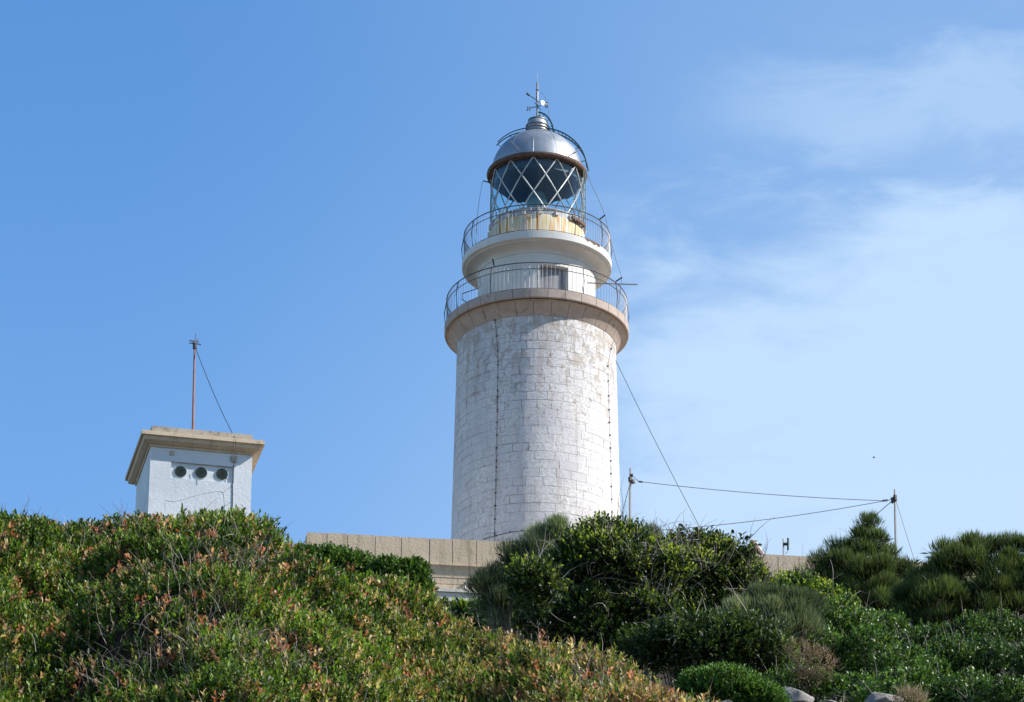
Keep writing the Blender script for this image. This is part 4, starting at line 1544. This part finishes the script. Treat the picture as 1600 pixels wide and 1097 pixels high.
def build_mound():
    A_g, T_g = np.meshgrid(np.linspace(-165, 1225, 180), np.linspace(-1.0, 1.05, 90))
    P = mound_pt(A_g.ravel(), T_g.ravel())
    P[:, 2] -= 0.05
    n, m = A_g.shape
    I = np.arange(n * m).reshape(n, m)
    F = np.stack([I[:-1, :-1], I[:-1, 1:], I[1:, 1:], I[1:, :-1]], -1).reshape(-1, 4)
    obj('hillock', npmesh('hillock', P, F, smooth=True), M_SOIL, kind='structure')
    rng = np.random.default_rng(5)

    def sample(nn, amin, amax, crest=0.12):
        a = amin + (amax - amin) * rng.random(nn)
        t_ = rng.random(nn) * 1.0
        bk = rng.random(nn) < crest
        t_ = np.where(bk, -rng.random(nn) * 0.35, t_)
        P0 = mound_pt(a, t_)
        e = 0.02
        P1 = mound_pt(a + 4, t_)
        P2 = mound_pt(a, t_ + 0.02)
        N = nrm(np.cross(P1 - P0, P2 - P0))
        N *= np.sign(N[:, 2:3])
        return a, t_, P0, N
    GRN = [(0.075, 0.130, 0.020), (0.105, 0.190, 0.026), (0.165, 0.250, 0.042), (0.220, 0.225, 0.070), (0.042, 0.080, 0.016), (0.38, 0.36, 0.17)]
    SAL = [(0.46, 0.17, 0.11), (0.54, 0.28, 0.19), (0.32, 0.11, 0.07), (0.60, 0.42, 0.30)]
    BRN = [(0.34, 0.20, 0.11), (0.46, 0.31, 0.18), (0.25, 0.14, 0.07), (0.56, 0.44, 0.27)]

    def region(a):
        return a < 760

    def twig_zone(P, a, t_):
        """bare woody patches"""
        g = vnoise(P, 0.42, 77, 2)
        core = np.exp(-(((a - 400) / 110) ** 2 + ((t_ - 0.35) / 0.25) ** 2)) * 0.40 + 0.2 * np.exp(-(((a - 250) / 70) ** 2 + ((t_ - 0.55) / 0.2) ** 2))
        return g * 0.8 + core - 0.45

    def make(tname, label, category, amin, amax, ns, lw, ll, dryf, ntw, nsal):
        a, t_, P, N = sample(ns, amin, amax)
        z = twig_zone(P, a, t_)
        hole = vnoise(P, 1.1, 33, 2)
        keep = (rng.random(len(a)) > np.clip(z * 0.7, 0, 0.34)) & ~((hole < -0.6) & (rng.random(len(a)) < 0.45))
        a, t_, P, N, z = a[keep], t_[keep], P[keep], N[keep], z[keep]
        dep = 0.065 * rng.random(len(a)) ** 1.3 + 0.06 * np.clip(z, 0, 1)
        P = P + N * (0.05 - dep)[:, None] + N * (0.05 * vnoise(P, 2.0, 8, 2))[:, None]
        Ax = N * 0.45 + np.array([[0.05, 0, 1.0]]) + rng.normal(size=P.shape) * 0.36
        hue = vnoise(P, 0.5, 19, 2)
        W0 = rng.random(len(a)) + 0.35 * hue
        C = pick(GRN, [3, 4, 3, 1.6, 2, 0.8], len(a), rng)
        C[W0 < 0.15] = np.array(GRN[4])
        C[W0 > 1.1] = np.array(GRN[2])
        if dryf > 0:
            pr = dryf * np.clip((a - 700) / 380, 0.17, 1.0)
            pr = np.clip(pr + 0.5 * pr * vnoise(P, 0.7, 23, 2), 0, 0.9)
            md = rng.random(len(a)) < pr
            C[md] = pick(BRN, [3, 3, 2, 2], md.sum(), rng)
            my = (rng.random(len(a)) < 0.35) & ~md & (a > 600)
            C[my] = np.array((0.22, 0.22, 0.07))
        nearc = rng.random(len(a)) < 0.02
        C[nearc] = pick(BRN, [3, 3, 2, 2], nearc.sum(), rng)
        u_ = 1.0
        parts = [sprigs(P, Ax, 8, 0.058, ll, lw, C, splay=0.95, jit=0.35, cvar=0.25, rng=rng)]
        # reddish dead shoots in small clusters
        ac, tc2, Pc, Nc = sample(nsal, amin, amax, 0.03)
        idx = np.repeat(np.arange(nsal), 4)
        Ps = Pc[idx] + rng.normal(size=(len(idx), 3)) * 0.022 + Nc[idx] * 0.055
        As = Nc[idx] * 0.5 + np.array([[0, 0, 0.9]]) + rng.normal(size=Ps.shape) * 0.5
        parts.append(sprigs(Ps, As, 5, 0.04, ll * 0.85, lw * 1.1, pick(SAL, [3, 3, 2, 1.5], len(idx), rng), splay=0.9, rng=rng))
        S = cat(*parts)
        base = P.mean(0)
        base[2] = P[:, 2].min()
        T = thing(tname, label, category, tuple(base))
        S[0] = S[0] - base
        obj('foliage', leaf_mesh('foliage', *S, hexa=True), M_LEAF, T, kind='stuff')
        # twigs
        at_, tt_, Pt, Nt = sample(ntw, amin, amax, 0.05)
        zz = twig_zone(Pt, at_, tt_)
        k2 = rng.random(ntw) < np.clip(0.30 + zz * 1.0, 0.12, 1)
        Pt, Nt = Pt[k2], Nt[k2]
        D = Nt * 0.35 + np.array([[0.0, -0.1, 0.8]]) + rng.normal(size=Pt.shape) * 0.62
        col = np.array([(0.30, 0.26, 0.22)]) * (0.4 + 0.9 * rng.random((len(Pt), 1)))
        me = twig_mesh('twigs', Pt + Nt * (0.01 + 0.05 * rng.random((len(Pt), 1))) - base, D, 0.08 + 0.15 * rng.random(len(Pt)), 0.0012 + 0.0017 * rng.random(len(Pt)), col, 6, 1.3, rng=rng)
        obj('twigs', me, M_TWIG, T, kind='stuff')
        # fine brush under the leaves
        at_, tt_, Pt, Nt = sample(int(ntw * 2.2), amin, amax, 0.1)
        D = Nt * 0.5 + np.array([[0, 0, 0.9]]) + rng.normal(size=Pt.shape) * 0.5
        col = np.array([(0.15, 0.13, 0.10)]) * (0.4 + 0.9 * rng.random((len(Pt), 1)))
        me = twig_mesh('twigs', Pt - Nt * 0.04 - base, D, 0.06 + 0.08 * rng.random(len(Pt)), np.full(len(Pt), 0.0014), col, 3, 0.7, rng=rng)
        obj('stem', me, M_TWIG, T, kind='stuff')
        return T

    make('mastic_shrub', 'broad mound of glossy green shrub with grey bare twigs filling the lower left foreground', 'shrub', -160, 700, 50000, 0.0118, 0.028, 0.5, 8000, 420)
    make('mastic_shrub', 'sloping tail of low shrub turning brown and coppery towards the bottom centre', 'shrub', 700, 1215, 24000, 0.0112, 0.028, 0.72, 4500, 190)
    # a few dry sprigs breaking the skyline
    rng2 = np.random.default_rng(9)
    pts = []
    for px, py, h in ((186, 812, 40), (192, 808, 30), (14, 812, 22), (30, 812, 20), (60, 808, 18), (8, 815, 30), (300, 800, 14), (455, 858, 18)):
        c = at(px, py, YR)
        pts.append((c.x, c.y, c.z, h * mpp(YR)))
    pts = np.array(pts)
    idx = np.repeat(np.arange(len(pts)), 3)
    o0 = pts[0, :3]
    me = twig_mesh('dry_twig', pts[idx, :3] - o0 - np.array([[0, 0, 0.05]]), np.array([[0, 0, 1.0]]) + rng2.normal(size=(len(idx), 3)) * 0.25, pts[idx, 3] + 0.05, np.full(len(idx), 0.0025),
                   np.tile(np.array([[0.13, 0.11, 0.10]]), (len(idx), 1)), 5, 0.6, rng=rng2)
    o = obj('dry_twigs', me, M_TWIG, None, kind='stuff')
    o.location = tuple(o0)
    o['label'] = 'bare dark twigs poking above the left hillock skyline'


build_mound()

# ------------------------------------------------------------------ shrubs behind the mound
DKG = [(0.032, 0.056, 0.017), (0.050, 0.084, 0.022), (0.074, 0.12, 0.03), (0.115, 0.17, 0.042)]
MID = [(0.035, 0.078, 0.016), (0.055, 0.12, 0.022), (0.08, 0.165, 0.03), (0.12, 0.19, 0.045)]
YEL = (0.34, 0.42, 0.05)

Y1 = 60.0
bush('evergreen_shrub', 'low dense green shrub spreading in front of the wall corner', 'shrub', lobes_of([(500, 876, 36, 12), (540, 887, 42, 18), (478, 870, 16, 9), (575, 900, 34, 18), (520, 900, 50, 22)], Y1),
     3200, 0.05, 0.028, 7, 0.10, MID, [2, 3, 3, 1.2], seed=31, up=0.6, inner=0.2, bumpy=0.10)
bush('evergreen_shrub', 'rounded dark green shrub in front of the parapet beside the lower one', 'shrub', lobes_of([(612, 900, 28, 19), (640, 904, 24, 21), (653, 895, 12, 11), (640, 925, 32, 22), (598, 893, 16, 10)], Y1 - 4),
     3000, 0.045, 0.026, 7, 0.09, MID, [3, 3, 2, 0.8], seed=32, up=0.6, inner=0.2, bumpy=0.14, twigs=60)
bush('evergreen_shrub', 'small green shrub below the pale ledge behind the brown slope', 'shrub', lobes_of([(745, 968, 34, 18), (715, 960, 22, 12), (775, 978, 30, 22)], 42),
     1300, 0.035, 0.02, 7, 0.08, MID, [2, 3, 2, 1], YEL, 0.5, seed=33, inner=0.2, tipn=0.4)

Y2 = 34.0
bush('mastic_shrub', 'tall dark shrub with yellow green tips in front of the tower foot', 'shrub',
     lumpy(lobes_of([(905, 862, 32, 26), (948, 852, 42, 34), (990, 862, 36, 32), (1012, 905, 48, 52), (940, 905, 70, 52), (885, 910, 40, 46), (860, 960, 52, 48), (935, 975, 62, 52), (1010, 985, 52, 56), (835, 920, 30, 40, 33), (925, 1010, 60, 30), (975, 1020, 50, 34)], Y2), 60, 0.34, 1),
     21000, 0.028, 0.015, 7, 0.085, DKG, [3, 3, 2.4, 0.8], YEL, 0.55, twigs=2200, seed=41, tipn=0.30, bumpy=0.2, twl=0.26, clump=1.5, twc=(0.30, 0.27, 0.24), hexa=True)
bush('mastic_shrub', 'twiggy dark shrub right of the tall one with bare grey branches', 'shrub',
     lumpy(lobes_of([(1078, 866, 34, 28), (1110, 870, 36, 28), (1140, 884, 34, 28), (1172, 915, 26, 28), (1090, 915, 50, 48), (1140, 935, 52, 48), (1060, 950, 34, 50), (1100, 985, 60, 44), (1168, 950, 32, 34), (1150, 985, 46, 38)], 35.5), 55, 0.34, 2),
     17000, 0.028, 0.015, 6, 0.085, DKG, [3, 3, 2, 0.8], YEL, 0.5, twigs=3800, seed=42, tipn=0.30, bumpy=0.2, twl=0.30, clump=1.4, hexa=True, twc=(0.26, 0.22, 0.20))
bush('mastic_shrub', 'shadowy dark green shrub low between the brown slope and the ivy green bank', 'shrub',
     lumpy(lobes_of([(1060, 1020, 50, 42), (1120, 1030, 58, 44), (1010, 1015, 36, 26), (1170, 1020, 46, 44)], 31.5), 30, 0.36, 3), 10000, 0.027, 0.015, 7, 0.08, DKG, [4, 4, 2, 0.5], seed=43, bumpy=0.18, twigs=250, clump=1.6)
bush('broadleaf_shrub', 'shrub with small yellow green leaves sloping down beside the grey needle bush', 'shrub',
     lumpy(lobes_of([(1235, 935, 40, 24), (1275, 950, 44, 34), (1310, 975, 36, 28), (1225, 960, 46, 40), (1290, 990, 50, 30), (1225, 925, 26, 14)], 36.5), 24, 0.4, 4), 7000, 0.030, 0.017, 6, 0.08, MID, [2.5, 3, 2, 0.6], YEL, 0.8, seed=44, tipn=0.75, bumpy=0.15, twigs=400, clump=1.5)

GREY = [(0.085, 0.115, 0.065), (0.12, 0.155, 0.09), (0.165, 0.205, 0.12), (0.22, 0.26, 0.155)]
brush('needle_bush', 'grey green feathery bush with upright plumes against the wall and tower foot', 'bush',
      lobes_of([(775, 918, 26, 24), (800, 885, 20, 26), (822, 872, 22, 26), (846, 856, 18, 30), (868, 846, 18, 28), (860, 890, 30, 34), (800, 930, 34, 24), (835, 905, 30, 34), (790, 945, 34, 22)], 37), 34, 0.21, 1300, 0.08, 0.0042, GREY, [1.6, 2, 2, 1.2], seed=51, up=1.1, spread=0.38, twigs=60)
brush('needle_bush', 'grey green feathery sprigs standing at the top of the dark shrub right of the tower', 'bush',
      lobes_of([(985, 842, 12, 18), (1005, 850, 16, 14), (1018, 846, 8, 16)], 35.5), 8, 0.13, 450, 0.08, 0.004, GREY, [2, 2, 2, 1], seed=52, up=1.6, spread=0.45)
brush('needle_bush', 'soft grey green rosemary like bush in front of the twiggy shrub', 'bush',
      lobes_of([(1210, 952, 42, 28), (1180, 970, 38, 24), (1245, 955, 30, 30), (1225, 975, 44, 20)], 33.2), 24, 0.16, 1000, 0.08, 0.0042, GREY, [1, 2, 2.4, 1.4], seed=53, up=1.3, spread=0.5)

OLV = [(0.034, 0.052, 0.018), (0.052, 0.078, 0.026), (0.074, 0.108, 0.034), (0.105, 0.148, 0.045)]
OT = (0.17, 0.23, 0.07)
Y4 = 50.0
brush('conical_pine_bush', 'olive green conical needle bush rising to a point left of the right post', 'bush',
      lumpy(lobes_of([(1358, 826, 10, 14), (1346, 846, 20, 16), (1368, 852, 20, 18), (1326, 868, 24, 20), (1352, 876, 34, 26), (1386, 880, 26, 24), (1302, 892, 26, 24), (1280, 915, 26, 22), (1340, 908, 54, 36), (1410, 904, 28, 26), (1396, 915, 34, 32), (1298, 945, 42, 34), (1360, 950, 62, 36), (1410, 945, 34, 34), (1335, 965, 60, 22)], Y4), 40, 0.30, 7),
      150, 0.21, 900, 0.095, 0.0055, OLV, [2.2, 2.4, 2, 1.2], seed=61, up=1.25, tipc=OT, twigs=140, spread=0.5)
brush('pine_bush', 'wide olive green needle bush at the right edge of the picture', 'bush',
      lumpy(lobes_of([(1478, 872, 26, 20), (1520, 862, 32, 22), (1552, 866, 26, 20), (1595, 866, 34, 24), (1640, 880, 40, 32), (1456, 908, 28, 28), (1508, 900, 46, 34), (1570, 902, 50, 38), (1640, 930, 50, 40), (1475, 950, 54, 36), (1540, 955, 60, 38), (1600, 962, 54, 34), (1440, 962, 40, 28), (1500, 974, 60, 22)], 48), 60, 0.40, 8),
      200, 0.21, 850, 0.095, 0.0055, OLV, [2.2, 2.4, 2, 1.2], seed=62, up=1.25, tipc=OT, twigs=260, spread=0.5)

bush('creeping_shrub', 'bright green small leaved creeping shrub covering the bank below the conical bush', 'shrub',
     lumpy(lobes_of([(1230, 1000, 60, 30, 36), (1300, 1000, 70, 34, 36), (1360, 1005, 62, 28, 37), (1410, 1012, 50, 24, 37), (1265, 1045, 70, 36, 33.5), (1345, 1045, 74, 40, 33.5), (1410, 1060, 56, 36, 33), (1200, 1045, 50, 34, 32.5),
                     (1230, 1085, 60, 28, 31.5), (1310, 1092, 60, 24, 31.5), (1390, 1100, 60, 24, 31), (1435, 1090, 40, 30, 31.5)], 33, 0.8), 90, 0.42, 5),
     24000, 0.024, 0.016, 6, 0.06, [(0.040, 0.085, 0.016), (0.065, 0.140, 0.024), (0.10, 0.20, 0.034), (0.17, 0.26, 0.055)], [2.4, 3.4, 2.4, 0.8], seed=71, leafm=M_SHINY, bumpy=0.2, up=0.9, inner=0.2, twigs=900, clump=1.5, twl=0.16)
bush('creeping_shrub', 'mid green creeping shrub on the bank at the lower right corner', 'shrub',
     lumpy(lobes_of([(1470, 1020, 50, 26, 36), (1535, 1012, 62, 28, 36), (1600, 1008, 60, 30, 36), (1665, 1015, 50, 30, 35), (1490, 1058, 62, 34, 33.5), (1570, 1058, 66, 40, 33.5), (1650, 1060, 50, 40, 33), (1500, 1100, 60, 28, 31.5), (1590, 1108, 70, 30, 31)], 33, 0.8), 80, 0.42, 6),
     20000,0.025, 0.016, 6, 0.06, [(0.036, 0.078, 0.016), (0.06, 0.125, 0.022), (0.09, 0.175, 0.032), (0.15, 0.22, 0.05)], [3.4, 3.2, 1.8, 0.6], seed=72, leafm=M_SHINY, bumpy=0.22, up=0.9, inner=0.2, twigs=900, clump=1.5, twl=0.16)
bush('cushion_shrub', 'bright green cushion shrub left of the pale boulder at the bottom', 'shrub',
     lobes_of([(1130, 1085, 62, 34), (1175, 1100, 50, 26), (1095, 1078, 34, 22)], 27, 0.7), 6500, 0.02, 0.011, 6, 0.045, [(0.05, 0.11, 0.02), (0.075, 0.16, 0.028), (0.10, 0.20, 0.04)], [2, 3, 2], seed=73, bumpy=0.08, up=1.0, inner=0.25)
bush('dry_shrub', 'dry brown dead patch of stems among the bright green leaves', 'shrub',
     lobes_of([(1275, 1040, 26, 22), (1250, 1020, 16, 14), (1262, 1062, 16, 10)], 31.2, 0.6), 420, 0.018, 0.006, 4, 0.05, [(0.20, 0.13, 0.08), (0.28, 0.20, 0.12)], [1, 1], seed=74, twigs=800, twl=0.09, twc=(0.24, 0.17, 0.12), inner=0.05)
bush('dry_shrub', 'small brown dry tuft right of the boulder at the bottom edge', 'shrub',
     lobes_of([(1422, 1100, 16, 13)], 28.5, 0.8), 260, 0.016, 0.005, 4, 0.05, [(0.22, 0.15, 0.08), (0.30, 0.22, 0.12)], [1, 1], seed=75, twigs=600, twl=0.07, twc=(0.34, 0.26, 0.16), inner=0.05)


# ------------------------------------------------------------------ rocks
def rock_mat():
    m, t, p = mat('pale_limestone')
    P = wpos(t)
    n = t.noise(P, 5.0, 8, 0.7)
    c = t.mix(t.rng(n, 0.3, 0.7), (0.24, 0.22, 0.20), (0.46, 0.43, 0.39))
    cr = t.noise(t.mapping(P, (1, 1, 2.2)), 9.0, 6, 0.7, 1.5)
    c = t.mix(t.rng(cr, 0.60, 0.68, 0, 0.7), c, (0.10, 0.085, 0.075))
    setp(t, p, col=c, rough=0.9, spec=0.2, normal=bump(t, cr, 1.0, 0.06))
    return m


M_ROCK = rock_mat()


def rock(label, px, py, rx, rz, Y, seed, colr=None):
    rng = np.random.default_rng(seed)
    bm = bmesh.new()
    bmesh.ops.create_icosphere(bm, subdivisions=4, radius=1.0)
    V = np.array([v.co[:] for v in bm.verts])
    # chop with random planes for facets
    for k in range(14):
        d = rng.normal(size=3)
        d /= np.linalg.norm(d)
        h = 0.5 + 0.35 * rng.random()
        e = V @ d
        V = V - np.outer(np.maximum(e - h, 0) * 0.9, d)
    V *= (1 + 0.06 * vnoise(V, 0.7, seed + 4, 4))[:, None]
    u_ = mpp(Y)
    V *= np.array([rx * u_, (rx + rz) * 0.5 * u_, rz * u_])
    for v, c in zip(bm.verts, V):
        v.co = c
    me = bpy.data.meshes.new('rock')
    bm.to_mesh(me)
    bm.free()
    me.polygons.foreach_set('use_smooth', [True] * len(me.polygons))
    me.set_sharp_from_angle(angle=R(28))
    o = obj('rock', me, M_ROCK)
    o.location = at(px, py, Y)
    o['label'], o['category'] = label, 'rock'
    return o


rock('pale grey boulder at the bottom edge right of the green cushion', 1232, 1098, 40, 25, 29.5, 1)
rock('pale boulder at the bottom edge beside the small dry tuft', 1385, 1100, 36, 24, 29.5, 2)
rock('rounded grey stone among the coppery leaves at the bottom edge', 1066, 1099, 17, 10, 23.5, 3)
rock('small pale stone at the very bottom between slope and cushion', 1132, 1101, 22, 8, 22.5, 4)
rock('brown stone low between the two pale boulders', 1292, 1104, 20, 10, 29, 5)
